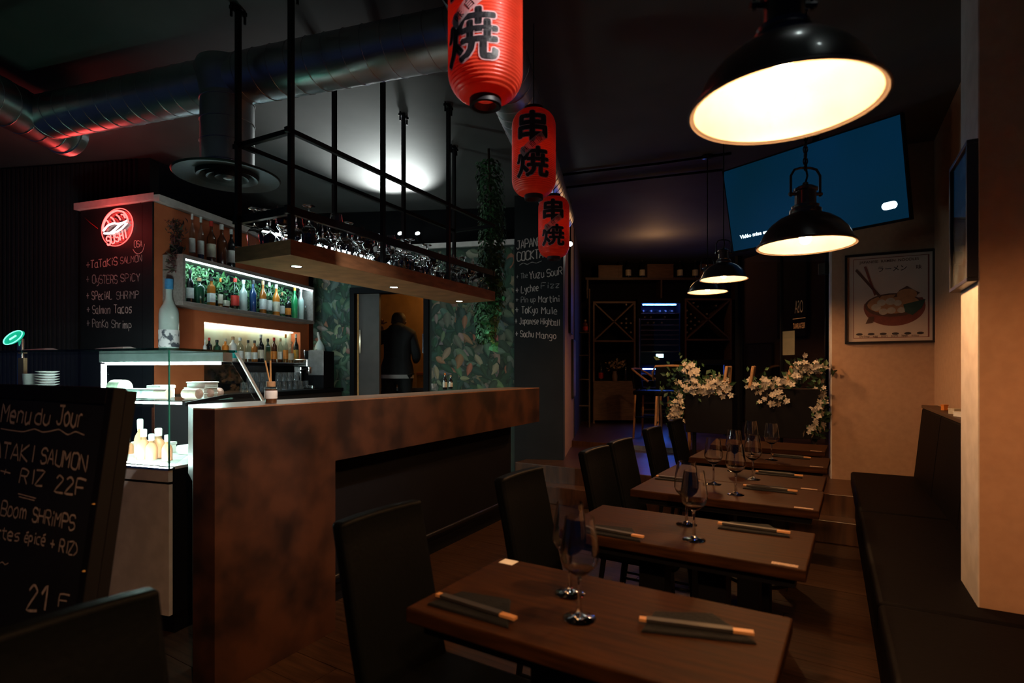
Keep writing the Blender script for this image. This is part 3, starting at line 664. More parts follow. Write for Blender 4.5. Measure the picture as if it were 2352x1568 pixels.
def flute_prof(h, r): return solid([(0,0),(r,0),(r,.002),(r*.3,.007),(.0045,.02),(.0045,h*.38),(r*.4,h*.43),(r*.85,h*.54),(r*.95,h*.70),(r*.8,h)], 6)
def coupe_prof(h, r): return solid([(0,0),(r*.65,0),(r*.65,.002),(.005,.012),(.0045,h*.55),(r*.3,h*.60),(r*.85,h*.70),(r,h*.86),(r,h)], 5)
kinds = [('wine_glass', MB().lathe(wine_prof(.215,.041), 18)), ('wine_glass', MB().lathe(flute_prof(.20,.033), 18)), ('wine_glass', MB().lathe(wine_prof(.19,.044), 18)), ('wine_glass', MB().lathe(coupe_prof(.15,.045), 18))]
proto = []
for nm, m in kinds:
    me = obj(nm, m, M_sglass, None, smooth=70); proto.append(me); COL.objects.unlink(me)
ORD = ['','first','second','third','fourth','fifth','sixth','seventh','eighth','ninth','tenth','eleventh','twelfth','thirteenth','fourteenth','fifteenth','sixteenth','seventeenth','eighteenth','nineteenth','twentieth','twenty-first','twenty-second','twenty-third','twenty-fourth']
lb_up = 'upright stem glass in the crowd on the hanging rack'; lb_dn = 'upside-down stem glass in the crowd on the hanging rack'
rg = random.Random(11); a = .07; i = 0; fr_n = 0
while a < SHL-.04:
    for j in range(4):
        c = -.055 - j*.098
        if any(abs(a-pa) < .062 and abs(c-pc_) < .062 for pa, pc_ in posts): continue
        up = rg.random() < (.5 if a < .7 else .25); kk = rg.choice((0,2,1) if up else (0,2,0,3))
        hh = (.215,.20,.19,.15)[kk]
        P = PH.at(a+rg.uniform(-.006,.006), SH1, c+rg.uniform(-.006,.006))
        o = bpy.data.objects.new('wine_glass', proto[kk].data); COL.objects.link(o)
        o.location = (P.x,P.y,SH1+.0005 if up else SH1+hh+.0005); o.rotation_euler = ((0 if up else PI), 0, rg.uniform(0,6))
        tag(o, lb_up if up else lb_dn, 'glass', 'upright glasses on the rack' if up else 'upturned glasses on the rack'); i += 1
        if j == 0: fr_n += 1; o['label'] = ORD[fr_n] + ' stem glass from the left in the front row on the hanging rack, standing ' + ('upright' if up else 'upside-down')
    a += .094
# ivy at the end of the rack
pI = PH.at(SHL+.17, 0, -.16); 
t = thing('hanging_ivy', 'dense dark green ivy column hanging from the ceiling at the rack end', 'plant', (pI.x,pI.y,SH0))
def ivy(rg):
    k = rg.random(); z = CEIL-.12-(k**.9)*1.55; w = .105*(1 if k < .75 else 1.25-(k-.75)*2.4)
    an = rg.uniform(0,6.283); q = Vector((math.cos(an),math.sin(an),0)); off = Vector((.03*math.sin(k*4),0,0))
    return Vector((pI.x,pI.y,0))+off+q*w*rg.uniform(.6,1.2)+Vector((0,0,z)), q+Vector((0,0,.3))
leaf_cloud('foliage', ivy, 2600, .038, [(.03,.13,.045),(.02,.09,.03),(.05,.17,.06)], t, 4, shape=.6)
part('stem', MB().tube([(pI.x,pI.y,CEIL),(pI.x+.02,pI.y,2.6),(pI.x+.01,pI.y,1.75)], .012, 6), M_wicker, t, smooth=180)
p2 = hy(1137,745,4.75)
t = thing('ivy_strand', 'bright lit ivy strand dangling below the rack before the wallpaper', 'plant', (p2.x,p2.y,p2.z-.2))
def ivy2(rg):
    k = rg.random(); return hy(1133+8*math.sin(k*7)+rg.gauss(0,8*(1-.5*k)), 640+k*165, 4.75+rg.uniform(-.03,.03)), (rg.gauss(0,.5),-1,rg.gauss(.3,.5))
leaf_cloud('foliage', ivy2, 110, .05, [(.10,.42,.16),(.06,.30,.11)], t, 8, shape=.85)
part('stem', MB().tube([hy(1130,630,4.75), hy(1135,700,4.75), hy(1139,790,4.75)], .004, 5), M_wicker, t, smooth=180)
# ------------------------------------------------------------------ sushi display case
DX = Vector((-.947,.321,0)).normalized(); DY = Vector((DX.y,-DX.x,0)); DY = DY if DY.y > 0 else -DY
d0 = hz(388,1415,.10); D0 = Vector((d0.x,d0.y,0)); PD = Plane(D0, -DX)      # u to the right, n to the camera
DW = 1.9; GZ0, GZ1 = .823, 1.40; DT, DB_ = .36, .58
t = thing('display_case', 'glass sushi display case with bright LED lighting on pale base', 'display case', D0)
part('plinth', MB().pbox(PD, -DW, -.01, 0, .10, -DB_, -.04), M_black, t)
part('base_front', MB().pbox(PD, -DW, 0, .10, .742, -.02, 0), M_cream, t)
part('base_trim', MB().pbox(PD, -DW, 0, .755, GZ0-.01, -.02, .004), M_cream, t)
part('base_groove', MB().pbox(PD, -DW, -.001, .742, .755, -.02, -.008), M_black, t)
part('base_side', MB().pbox(PD, -.02, 0, .10, GZ0-.01, -DB_, -.021), M_black, t)
part('base_back', MB().pbox(PD, -DW, -.021, .10, GZ0-.01, -DB_, -DB_+.02), M_grey, t)
part('base_edge', MB().pbox(PD, -DW, .004, GZ0-.01, GZ0, -.03, .008), M_chrome, t)
part('display_floor', MB().pbox(PD, -DW, -.002, GZ0-.012, GZ0+.004, -DB_, -.031), M_white, t)
part('front_glass', MB().pbox(PD, -DW, -.006, GZ0, GZ1, -.006, 0), M_pane, t)
part('side_glass', MB().ppoly(Plane(PD.at(0,0,0), DY), [(0.007,GZ0),(DB_,GZ0+.28),(DT,GZ1-.02),(0.007,GZ1-.02)], -.006, 0), M_pane, t)
part('corner_edge', MB().pbox(PD, -.004, .001, GZ0, GZ1, -.006, .001), M_gedge, t)
part('top_slab', MB().pbox(PD, -DW, .0, GZ1, GZ1+.012, -DT-.05, .01), thin_glass('top_glass', (.25,.4,.36), 1.4, .02), t)
part('top_rail', MB().pbox(PD, -.95, .0, GZ1-.05, GZ1-.001, -DT-.03, -DT+.035), M_grey, t)
part('led_tube', MB().pbox(PD, -.93, -.05, GZ1-.066, GZ1-.052, -DT-.0, -DT+.014), M_ledw, t)
part('led_tube', MB().pbox(PD, -.985, -.965, GZ0+.02, GZ1-.06, -DT-.02, -DT), M_ledw, t)
part('rear_slat', MB().hexa([PD.at(*q) for q in ((.012,GZ0+.30,-DB_-.01),(.022,GZ0+.30,-DB_-.01),(.022,GZ0+.30,-DB_-.03),(.012,GZ0+.30,-DB_-.03),(.012,GZ1,-DT-.03),(.022,GZ1,-DT-.03),(.022,GZ1,-DT-.05),(.012,GZ1,-DT-.05))]), M_white, t)
part('floor_led', MB().pbox(PD, -.95, -.03, GZ0+.0045, GZ0+.012, -.045, -.034), M_ledw, t)
ms = part('glass_shelf', MB().pbox(PD, -.90, -.03, 1.14, 1.148, -.42, -.10), M_pane, t)
part('shelf_led', MB().pbox(PD, -.88, -.05, 1.128, 1.139, -.115, -.10), em('led_green', (.55,1.0,.85), 90), t)
part('shelf_bracket', MB().hexa([PD.at(*q) for q in ((-.012,1.12,-.10),(-.002,1.12,-.10),(-.002,1.15,-.36),(-.012,1.15,-.36),(-.012,1.14,-.10),(-.002,1.14,-.10),(-.002,1.17,-.36),(-.012,1.17,-.36))]), M_black, t)
# glass sauce bottles on the case floor
def sauce(px, w, top, lab, cols=('pink','white')):
    P = PD.hit(px, 1000, -.16-.05*(px % 3)); r = w*.5*P.y/F; zt_ = H + (HY-top)*P.y/F; z0 = GZ0+.0045
    t = thing('sauce_bottle', lab, 'bottle', (P.x,P.y,z0)); h = zt_-z0
    obj('glass_body', MB().lathe([(0,0),(r,0),(r,h*.45),(r*.8,h*.56),(r*.42,h*.66),(r*.42,h*.74)], 16), mat_cache('sauce', lambda: pm('sauce_orange', (.80,.34,.18), .3)), t, smooth=60)
    obj('neck', MB().lathe([(r*.5,h*.6),(r*.44,h*.76)], 16), bmat('clear'), t, smooth=60)
    obj('cap', MB().lathe([(r*.5,h*.74),(r*.52,h*.97),(r*.4,h),(0,h)], 16), M_paper, t, smooth=40)
sauce(258,30,978,'short orange sauce bottle in the display, leftmost of the group')
sauce(272,24,968,'tall white-capped sauce bottle left in the display case')
sauce(290,30,1003,'low orange sauce bottle front of the display case')
sauce(322,24,962,'tallest white-capped sauce bottle in the display case')
sauce(330,26,985,'white-capped bottle just right of the tallest in the display')
sauce(348,24,996,'small white-capped bottle second from right in the display')
sauce(364,30,983,'wide white-capped bottle near the display corner edge')
sauce(384,22,998,'narrow bottle against the green display corner edge')
# packed fish rolls on the shelf of the case
for i, (px, cl) in enumerate(((300,'white'),(322,'white'),(345,'white'),(372,'pink'),(405,'pink'),(440,'pink'),(472,'pink'))):
    P = PD.hit(px if px < 391 else 385, 860, -.20); a = PD.uv(px if px < 391 else 391, 860, -.20)[0]
    q = PD.at(min(-.08, a if px < 391 else -.04-.02*i), 1.1485+.028, -.20-(.0 if px < 391 else (px-391)*.0026))
    o = obj('wrapped_roll', MB().tube([q-DY*.0+Vector((0,0,0))+DX*.055, q+DX*.05, q-DX*.05, q-DX*.055], [.012,.027,.027,.012], 12), bmat(cl, False), None, smooth=50)
    tag(o, 'pale film-wrapped roll number %s from left on the display shelf' % ('one','two','three','four','five','six','seven')[i], 'food roll')
for k, (a_, n_, z_, w2, h2, lb) in enumerate(((-.16,-.33,1.1485,.07,.03,'lowest white food box on the display shelf'),(-.16,-.33,1.179,.07,.03,'middle white food box on the display shelf'),(-.155,-.335,1.2095,.065,.03,'topmost white food box on the display shelf'),
        (-.42,-.30,1.1485,.05,.07,'white lidded tub in the middle of the display shelf'),(-.25,-.38,GZ0+.0045,.09,.05,'white food tray at the back of the display floor'),(-.55,-.36,GZ0+.0045,.12,.06,'long white food tray on the display floor behind the bottles'))):
    t = thing('food_box', lb, 'food box', PD.at(a_, z_, n_), math.atan2(PD.u.y,PD.u.x))
    obj('tray', MB().box(-w2,w2,-.045,.045,0,h2*.75), M_paper, t, bevel=.003); obj('lid', MB().box(-w2-.003,w2+.003,-.048,.048,h2*.75,h2), M_paper, t, bevel=.003)
P = PD.hit(262,850,-.3); 
t = thing('label_roll', 'dark-cored paper label roll lying on the display shelf', 'paper roll', (P.x,P.y,1.149))
part('paper', MB().tube([P*1.0+Vector((0,0,1.149+.05-P.z)), P+Vector((0,0,1.149+.05-P.z))-DX*.09], .048, 24), bmat('cream', False), t, smooth=50)
part('core', MB().tube([P+Vector((0,0,1.149+.05-P.z))+DX*.002, P+Vector((0,0,1.149+.05-P.z))+DX*.004], [.047,.047], 24), M_black, t, smooth=50)
# plates and tubs behind the left part of the case
tb = thing('rear_shelf', 'narrow metal shelf behind the left half of the display', 'shelf', PD.at(-1.25,1.15,-.40))
part('board', MB().pbox(PD, -1.75, -1.0, 1.135, 1.15, -.52, -.33), M_grey, tb)
for s in (-1.7,-1.05): part('leg', MB().pbox(PD, s-.012, s+.012, GZ0+.004, 1.135, -.42, -.396), M_grey, tb)
pa = PD.uv(109,870,-.42)[0]; pme_ = None
for k in range(9):
    q = PD.at(pa, 1.1505+k*.0165, -.42)
    if pme_ is None:
        o = obj('plate', MB().lathe([(0,0),(.035,0),(.04,.004),(.062,.012),(.064,.0145),(.058,.0135),(.036,.007),(0,.006)], 28), M_paper, None, smooth=60); pme_ = o
    else: o = pme_.copy(); COL.objects.link(o)
    o.location = q; tag(o, 'white plate in the neat stack behind the display glass', 'plate', 'stack of white plates')
pa = PD.uv(76,870,-.42)[0]
o = obj('bowl', MB().lathe([(0,0),(.03,0),(.05,.05),(.056,.13),(.052,.13),(.046,.05),(0,.006)], 24), M_paper, None, smooth=60); o.location = PD.at(pa,1.1505,-.42)
tag(o, 'white tub left of the stacked plates behind the display', 'tub')
pa = PD.uv(52,870,-.45)[0]
o = obj('cutting_board', MB().pbox(Plane(PD.at(pa,1.1505,-.45), -DX), -.03, .03, 0, .235, -.012, .012), bmat('cork', False), None, bevel=.004); tag(o, 'upright tan board left of the tub behind the display', 'board')
for (px, nm, a_, lb) in ((95,'menu_sheet',.2,'white folded sheet lying on the left of the display top'),(270,'menu_sheet',.25,'white peaked sheet lying on the display top below the menu board')):
    a = PD.uv(px,797,-.3)[0]; z = GZ1+.0125; m = MB(); w = .17
    m.hexa([PD.at(a-w,z,-.36),PD.at(a+w,z,-.36),PD.at(a+w,z,-.20),PD.at(a-w,z,-.20),PD.at(a-w*.4,z+.022,-.30),PD.at(a+w*.6,z+.026,-.30),PD.at(a+w*.6,z+.024,-.26),PD.at(a-w*.4,z+.020,-.26)])
    tag(obj(nm, m, M_paper, None), lb, 'paper')
# beer tap with green lit badge
P = hy(33,795,4.35); t = thing('beer_tap', 'beer tap column with tilted glowing green oval badge', 'beer tap', (P.x,P.y,1.05))
part('column', MB().tube([(P.x+.03,P.y+.03,1.05),(P.x+.03,P.y+.03,P.z+.06)], .028, 16), M_chrome, t, smooth=60)
pb = Plane(hy(30,775,4.28), (1,0,.62), (0,0,1)); ov = [(.082*math.cos(2*PI*i/28), .036*math.sin(2*PI*i/28)) for i in range(28)]
part('badge', MB().ppoly(pb, ov, -.02, 0), em('badge_green', (.01,.60,.34), .7), t)
part('badge_rim', MB().tube([pb.at(a_,b_2,.002) for a_, b_2 in ov], .004, 6, closed=True), em('badge_rim', (.25,1,.75), 1.3), t)
part('badge_mark', MB().pbox(pb, -.03, .03, -.006, .006, .001, .004), em('badge_mark', (.4,1,.8), 1.2), t)
part('badge_stem', MB().tube([pb.at(0,0,-.02), (P.x+.03,P.y+.03,P.z+.05)], .012, 8), M_chrome, t)
tc_ = thing('tap_counter', 'dark counter section under the beer tap behind the display', 'counter', (P.x,P.y,0))
part('body', MB().box(P.x-.5,P.x+.5,P.y-.15,P.y+.3,0,1.01), M_black, tc_); part('top', MB().box(P.x-.52,P.x+.52,P.y-.17,P.y+.32,1.01,1.05), M_grey, tc_, bevel=.004)
# ------------------------------------------------------------------ A-frame menu sign
ur = Vector((.862,-.507,0)); nf = Vector((-.507,-.862,0))
AT = hy(262,889,1.40); lean = .13
vA = (Vector((0,0,1)) - nf*lean).normalized(); PA = Plane(AT, ur, vA)
AH = 1.22; AW = .76
t = thing('menu_sign', 'black A-frame chalkboard with the menu of the day', 'sign', (AT.x,AT.y,0))
part('board', MB().pbox(PA, -AW+.03, -.03, -AH+.2, -.03, -.022, -.006), M_board, t)
for a, b in ((-AW,-AW+.035),(-.035,0)): part('stile', MB().pbox(PA, a, b, -AH-.03, 0, -.03, 0), M_black, t, bevel=.003)
part('top_rail', MB().pbox(PA, -AW+.035, -.035, -.045, 0, -.03, 0), M_black, t, bevel=.003)
part('bottom_rail', MB().pbox(PA, -AW+.035, -.035, -AH+.17, -AH+.21, -.03, 0), M_black, t, bevel=.003)
vA2 = vA; PA2 = Plane(AT-nf*.035, ur, vA2)
for a in (-AW+.01, -.045): part('rear_leg', MB().pbox(PA2, a, a+.035, -AH-.03, -.01, -.025, 0), M_black, t)
part('rear_panel', MB().pbox(PA2, -AW+.045, -.045, -AH+.2, -.02, -.02, -.005), M_black, t)
for (u_, v_) in ((-.012,-.29),(-.012,-.45),(-.012,-.62)): part('rivet', MB().lathe([(0,.003),(.004,.002),(.005,0)], 8, tuple(PA.at(u_,v_,.001))), bmat('gold', False), t)
PAb = Plane(PA.at(0,0,-.006), ur, vA)
for txt, p0, p1, hh in (("Menu",(4,968),(72,974),40),("du",(82,972),(117,976),34),("Jour",(132,972),(190,983),42),("TATAKI",(-30,1046),(78,1062),34),("SAUMON",(95,1062),(199,1082),34),("+",(2,1091),(24,1096),20),("RIZ",(47,1108),(100,1116),32),("22F",(128,1128),(196,1140),36),
    ("Boom",(4,1182),(62,1192),32),("SHRiMPS",(76,1196),(172,1218),30),("(crevettes",(-85,1222),(47,1243),24),("\u00e9pic\u00e9",(58,1244),(105,1252),24),("+ RIZ)",(116,1262),(180,1276),27),("21",(64,1398),(110,1402),52),("F",(137,1392),(158,1395),28)):
    chalk(t, PAb, txt, p0, p1, hh, M_chalk, wpx=max(3.4, hh*.13))
chalk_line(t, PAb, [(4,984),(28,988),(52,991),(62,990),(82,985),(100,992),(118,990),(138,986),(158,998),(176,991),(196,999)], 2.4)
chalk_line(t, PAb, [(44,1133),(85,1144)], 2.2); chalk_line(t, PAb, [(46,1140),(82,1149)], 2.2)
chalk_line(t, PAb, [(0,1294),(8,1290),(14,1296),(22,1292)], 2.4)
# ------------------------------------------------------------------ red lanterns
def text_mesh(body, size, offset=0.0):
    cu_ = bpy.data.curves.new('lettering', 'FONT'); cu_.body = body; cu_.size = size; cu_.offset = offset; cu_.align_x = 'CENTER'; cu_.resolution_u = 3
    o = bpy.data.objects.new('lettering', cu_); COL.objects.link(o); bpy.context.view_layer.update()
    me = bpy.data.meshes.new_from_object(o.evaluated_get(bpy.context.evaluated_depsgraph_get()))
    COL.objects.unlink(o); bpy.data.objects.remove(o); bpy.data.curves.remove(cu_)
    bm = bmesh.new(); bm.from_mesh(me)
    for _ in range(3):
        es = [e for e in bm.edges if e.calc_length() > size*.16]
        if not es: break
        bmesh.ops.subdivide_edges(bm, edges=es, cuts=1); bmesh.ops.triangulate(bm, faces=bm.faces)
    bm.to_mesh(me); bm.free()
    vs_ = [tuple(v.co) for v in me.vertices]; fs_ = [tuple(p.vertices) for p in me.polygons]; bpy.data.meshes.remove(me)
    if vs_:
        xs = [v[0] for v in vs_]; ys = [v[1] for v in vs_]; cx, cy = (min(xs)+max(xs))/2, (min(ys)+max(ys))/2
        vs_ = [(v[0]-cx, v[1]-cy, 0) for v in vs_]
    return vs_, fs_
LR, LH = .12, .46
def lan_r(z):                       # smooth radius of the lantern at height z (0..LH)
    e = min(z, LH-z); k = .085
    if e >= k: return LR
    return LR*(.42+.58*math.sqrt(max(0, 1-((k-e)/k)**2)))
M_lant = None
m = pm('lantern_red', (.85,.07,.03), .38, scale=25, bump=.12, coat=.3); M_lant = m
nt = m.node_tree; tl = nt.nodes.new('ShaderNodeBsdfTranslucent'); tl.inputs[0].default_value = (.9,.05,.02,1); mxs = nt.nodes.new('ShaderNodeMixShader'); mxs.inputs[0].default_value = .35
nt.links.new(nt.nodes['Principled BSDF'].outputs[0], mxs.inputs[1]); nt.links.new(tl.outputs[0], mxs.inputs[2]); nt.links.new(mxs.outputs[0], nt.nodes['Material Output'].inputs[0])
M_ink = pm('lantern_ink', (.012,.010,.014), .5, scale=20); M_inkw = pm('lantern_outline', (.85,.55,.58), .6, scale=20)
nt = M_inkw.node_tree; tl = nt.nodes.new('ShaderNodeBsdfTranslucent'); tl.inputs[0].default_value = (.95,.75,.78,1); mxs = nt.nodes.new('ShaderNodeMixShader'); mxs.inputs[0].default_value = .45
nt.links.new(nt.nodes['Principled BSDF'].outputs[0], mxs.inputs[1]); nt.links.new(tl.outputs[0], mxs.inputs[2]); nt.links.new(mxs.outputs[0], nt.nodes['Material Output'].inputs[0])
lp = []
nr_ = 46
for i in range(nr_*4+1):
    z = LH*i/(nr_*4); lp.append((lan_r(z)+.0016*math.sin(2*PI*i/4+.5), z))
lant_body = MB().lathe(lp, 48)
def wrap(vs_, cx, cz, yaw, off, rot=0.0, sx=1.0, sy=1.0):
    out = []
    for (x,y,_) in vs_:
        x, y = x*sx, y*sy
        x, y = x*math.cos(rot)-y*math.sin(rot), x*math.sin(rot)+y*math.cos(rot)
        z = cz+y; r = lan_r(min(max(z,0),LH))+.0018+off; a = yaw + (cx+x)/LR
        out.append((r*math.cos(a), r*math.sin(a), z))
    return out
def bolder(g, d, n=8):
    v_, f_ = g; V = []; Fc = []
    for k in range(n):
        o = len(V); V += [(x+d*math.cos(2*PI*k/n), y+d*math.sin(2*PI*k/n), 0) for x, y, _ in v_]; Fc += [tuple(i+o for i in f) for f in f_]
    return V, Fc
_g1 = text_mesh('\u4e32', .19); _g2 = text_mesh('\u713c', .185)
G1, G1w, G2, G2w = bolder(_g1, .0062), bolder(_g1, .0115, 12), bolder(_g2, .0042), bolder(_g2, .0090, 12)
G3 = [text_mesh(ch, .034, .0) for ch in '\u5473\u81ea\u6162']
def grid(w, h, nx=10, ny=10):
    return [(w*(i/nx-.5), h*(j/ny-.5), 0) for j in range(ny+1) for i in range(nx+1)], [(j*(nx+1)+i, j*(nx+1)+i+1, (j+1)*(nx+1)+i+1, (j+1)*(nx+1)+i) for j in range(ny) for i in range(nx)]
def lantern(loc, yaw, label):
    t = thing('paper_lantern', label, 'lantern', loc, 0, 'red lanterns in a row')
    obj('paper_body', lant_body, M_lant, t, smooth=180)
    obj('bottom_ring', MB().lathe([(.045,.006),(.052,.0),(.052,-.022),(.045,-.024),(.036,-.020),(.036,0.004)], 28), M_ink, t, smooth=40)
    obj('top_ring', MB().lathe([(.045,LH-.006),(.052,LH),(.052,LH+.022),(.045,LH+.024),(0.0,LH+.02)], 28), M_ink, t, smooth=40)
    obj('cord', MB().tube([(0,0,LH+.02),(0,0,CEIL-loc[2])], .003, 6), M_iron, t)
    lamp('lantern_bulb', 'POINT', Vector(loc)+Vector((0,0,LH*.5)), .22, (1,.5,.3), t, size=.04)
    for (g, gw, cz) in ((G1,G1w,.335),(G2,G2w,.145)):
        a = MB(); a.v = wrap(gw[0],0,cz,yaw,.0006,sx=1.0,sy=.90); a.f = gw[1]; obj('character_outline', a, M_inkw, t, recalc=False)
        a = MB(); a.v = wrap(g[0],0,cz,yaw,.0012,sx=1.0,sy=.90); a.f = g[1]; obj('character', a, M_ink, t, recalc=False)
    gv, gf = grid(.155,.044,12,3); a = MB(); a.v = wrap(gv,0,.238,yaw,.0018,rot=.66); a.f = gf; obj('banner', a, M_inkw, t, recalc=False)
    for k in range(3):
        d = (k-1)*-.045; a = MB(); a.v = wrap(G3[k][0], -d*math.cos(.66), .238-d*math.sin(.66), yaw, .0024, rot=.66); a.f = G3[k][1]; obj('banner_character', a, M_ink, t, recalc=False)
    return t
for px, py, Y, yw, lb in ((1115,246,1.81,-.42,'largest red paper lantern hanging nearest the camera'),(1226,459,3.07,-.06,'middle red paper lantern of the row'),(1272,597,4.33,-.05,'farthest smallest red paper lantern in front of the cocktail board')):
    P = hy(px,py,Y); az = math.atan2(-P.y,-P.x); lantern((P.x,P.y,P.z+.024), az+yw, lb)
# ------------------------------------------------------------------ pendant lamps
def pendant(loc, r, label, glow=None, chain=True):
    t = thing('pendant_lamp', label, 'lamp', loc, 0, 'black dome pendant lamps'); s = r/.18
    prof = [(.185,0),(.187,.004),(.184,.012),(.176,.014),(.170,.03),(.155,.062),(.13,.092),(.10,.115),(.07,.128),(.056,.135)]
    obj('shade', MB().lathe([(a*s,b*s) for a,b in prof], 56), M_shade, t, smooth=50)
    inn = [(.1845,.0005),(.176,.004),(.1745,.012),(.168,.028),(.153,.060),(.128,.089),(.098,.112),(.07,.124),(.03,.128)]
    obj('reflector', MB().lathe([(a*s,b*s) for a,b in inn], 56), M_reflector, t, smooth=50)
    obj('rim_bead', MB().tube([(.1855*s*math.cos(2*PI*i/56), .1855*s*math.sin(2*PI*i/56), .003*s) for i in range(56)], .0035*s, 6, closed=True), M_reflector, t, smooth=180)
    obj('neck', MB().lathe([(a*s,b*s) for a,b in [(.056,.130),(.060,.140),(.060,.150),(.050,.158),(.052,.166),(.040,.172),(.040,.225),(.046,.228),(.046,.236),(.030,.246),(.012,.25),(.010,.262),(0,.262)]], 28), M_shade, t, smooth=35)
    for sg in (-1,1): obj('screw', MB().tube([(sg*.04*s,0,.215*s),(sg*.068*s,0,.215*s)], .007*s, 8), M_iron, t, smooth=40)
    obj('yoke', MB().tube([(-.06*s,0,.205*s),(-.06*s,0,.29*s),(-.045*s,0,.315*s),(-.02*s,0,.322*s),(.02*s,0,.322*s),(.045*s,0,.315*s),(.06*s,0,.29*s),(.06*s,0,.205*s)], .005*s, 6), M_iron, t, smooth=60)
    obj('cord', MB().tube([(0,0,.26*s),(.008*s,0,.29*s),(0,0,.33*s),(0,0,CEIL-loc[2])], .004*s, 6), M_black, t, smooth=60)
    if chain:
        m = MB(); z = .325*s; k = 0
        while z < CEIL-loc[2]-.03:
            c = Vector((.0,0,z)); ax = Vector((1,0,0)) if k % 2 else Vector((0,1,0))
            m.tube([c+ax*(.009*math.cos(2*PI*i/8))+Vector((0,0,.015*math.sin(2*PI*i/8))) for i in range(8)], .0028, 5, closed=True); z += .024; k += 1
        obj('chain', m, M_iron, t, smooth=180)
    obj('canopy', MB().lathe([(.05,CEIL-loc[2]-.001),(.05,CEIL-loc[2]-.02),(.02,CEIL-loc[2]-.03),(0,CEIL-loc[2]-.03)], 20), M_shade, t, smooth=40)
    obj('socket', MB().lathe([(.022*s,.128*s),(.022*s,.095*s),(0,.095*s)], 16), M_reflector, t, smooth=40)
    obj('bulb', MB().lathe([(.011*s,.096*s),(.011*s,.074*s),(.019*s,.058*s),(.023*s,.038*s),(.019*s,.020*s),(.010*s,.011*s),(0,.009*s)], 12), glow or M_bulb, t, smooth=180)
    return t
def lampos(px, py, w, r):
    k = math.sqrt(1+((px-CX)/F)**2); Y = r*2*k*F/w; P = hy(px,py,Y); return (P.x,P.y,P.z)
pendant(lampos(1799,250,444,.18), .18, 'large black dome pendant lamp nearest the camera')
pendant(lampos(1850,566,228,.18), .18, 'black dome pendant lamp hanging in front of the television')
pendant((.14,-.06,1.84), .18, 'black dome pendant lamp above the camera position', em('bulb_glow_strong', (1.0,.50,.20), 1900))
pendant(hy(1662,642,4.2), .167, 'small black dome pendant left of the television', None, False)
pendant(hy(1625,671,4.95), .167, 'farthest black dome pendant, lowest in view', None, False)
# ------------------------------------------------------------------ television
tu = Vector((.757,-1.066,0)).normalized(); tn = Vector((-tu.y*-1,0,0)); tn = Vector((tu.y,-tu.x,0))
tn = Vector((-.816,-.579,0)); tv_v = (Vector((0,0,.652)) + tn*.15).normalized()
BLc = Vector((1.915,4.816,2.331)); TVW, TVH = 1.307, .669
PT = Plane(BLc, tu, tv_v)
t = thing('television', 'large flat television tilted down from the ceiling showing a blue screen', 'television', BLc)
part('casing', MB().pbox(PT, -.012, TVW+.012, -.018, TVH+.012, -.05, -.002), M_black, t, bevel=.004)
m = bpy.data.materials.new('screen_blue'); m.use_nodes = True; m.cycles.emission_sampling = 'NONE'; nt = m.node_tree; b = nt.nodes['Principled BSDF']; b.inputs['Roughness'].default_value = .45; b.inputs['Specular IOR Level'].default_value = .08; b.inputs['Base Color'].default_value = (.002,.003,.004,1)
nz = nt.nodes.new('ShaderNodeTexNoise'); nz.inputs['Scale'].default_value = 1.6; nz.inputs['Detail'].default_value = 1
rp = nt.nodes.new('ShaderNodeValToRGB'); rp.color_ramp.elements[0].color = (.0,.045,.095,1); rp.color_ramp.elements[1].color = (.001,.055,.15,1); rp.color_ramp.elements[0].position = .3; rp.color_ramp.elements[1].position = .7
tcn = nt.nodes.new('ShaderNodeTexCoord'); nt.links.new(tcn.outputs['Object'], nz.inputs['Vector']); nt.links.new(nz.outputs[0], rp.inputs[0]); nt.links.new(rp.outputs[0], b.inputs['Emission Color']); b.inputs['Emission Strength'].default_value = .30
part('screen', MB().pbox(PT, 0, TVW, 0, TVH, -.002, 0), m, t)
tv_, tf_ = text_mesh('Vid\u00e9o mise en pause. P', .05, .0007)
x0 = min(v[0] for v in tv_); wd = max(v[0] for v in tv_)-x0
aa = PT.uv(1700,546); bb = PT.uv(1775,530); sc = .40/wd
a = MB(); a.v = [tuple(PT.at(aa[0]+(v[0]-x0)*sc, aa[1]+v[1]*sc, .001)) for v in tv_]; a.f = tf_
part('screen_text', a, em('screen_text', (.75,.95,1), 3.0), t, recalc=False)
cc = PT.uv(2043,472); pill = [(cc[0]+(.022 if math.cos(q) > 0 else -.022)+.026*math.cos(q), cc[1]+.026*math.sin(q)) for q in [2*PI*i/24 for i in range(24)]]
part('screen_icon', MB().ppoly(PT, pill, .0005, .001), em('screen_icon', (.8,.97,1), 4), t)
mt = PT.at(TVW/2, TVH*.6, -.05)
part('mount_plate', MB().pbox(PT, TVW/2-.15, TVW/2+.15, TVH*.3, TVH*.8, -.07, -.05), M_iron, t)
part('ceiling_pole', MB().tube([mt-PT.n*.03, mt-PT.n*.06+Vector((0,0,.1)), Vector((mt.x+.12,mt.y+.08,CEIL))], .025, 12), M_iron, t, smooth=60)
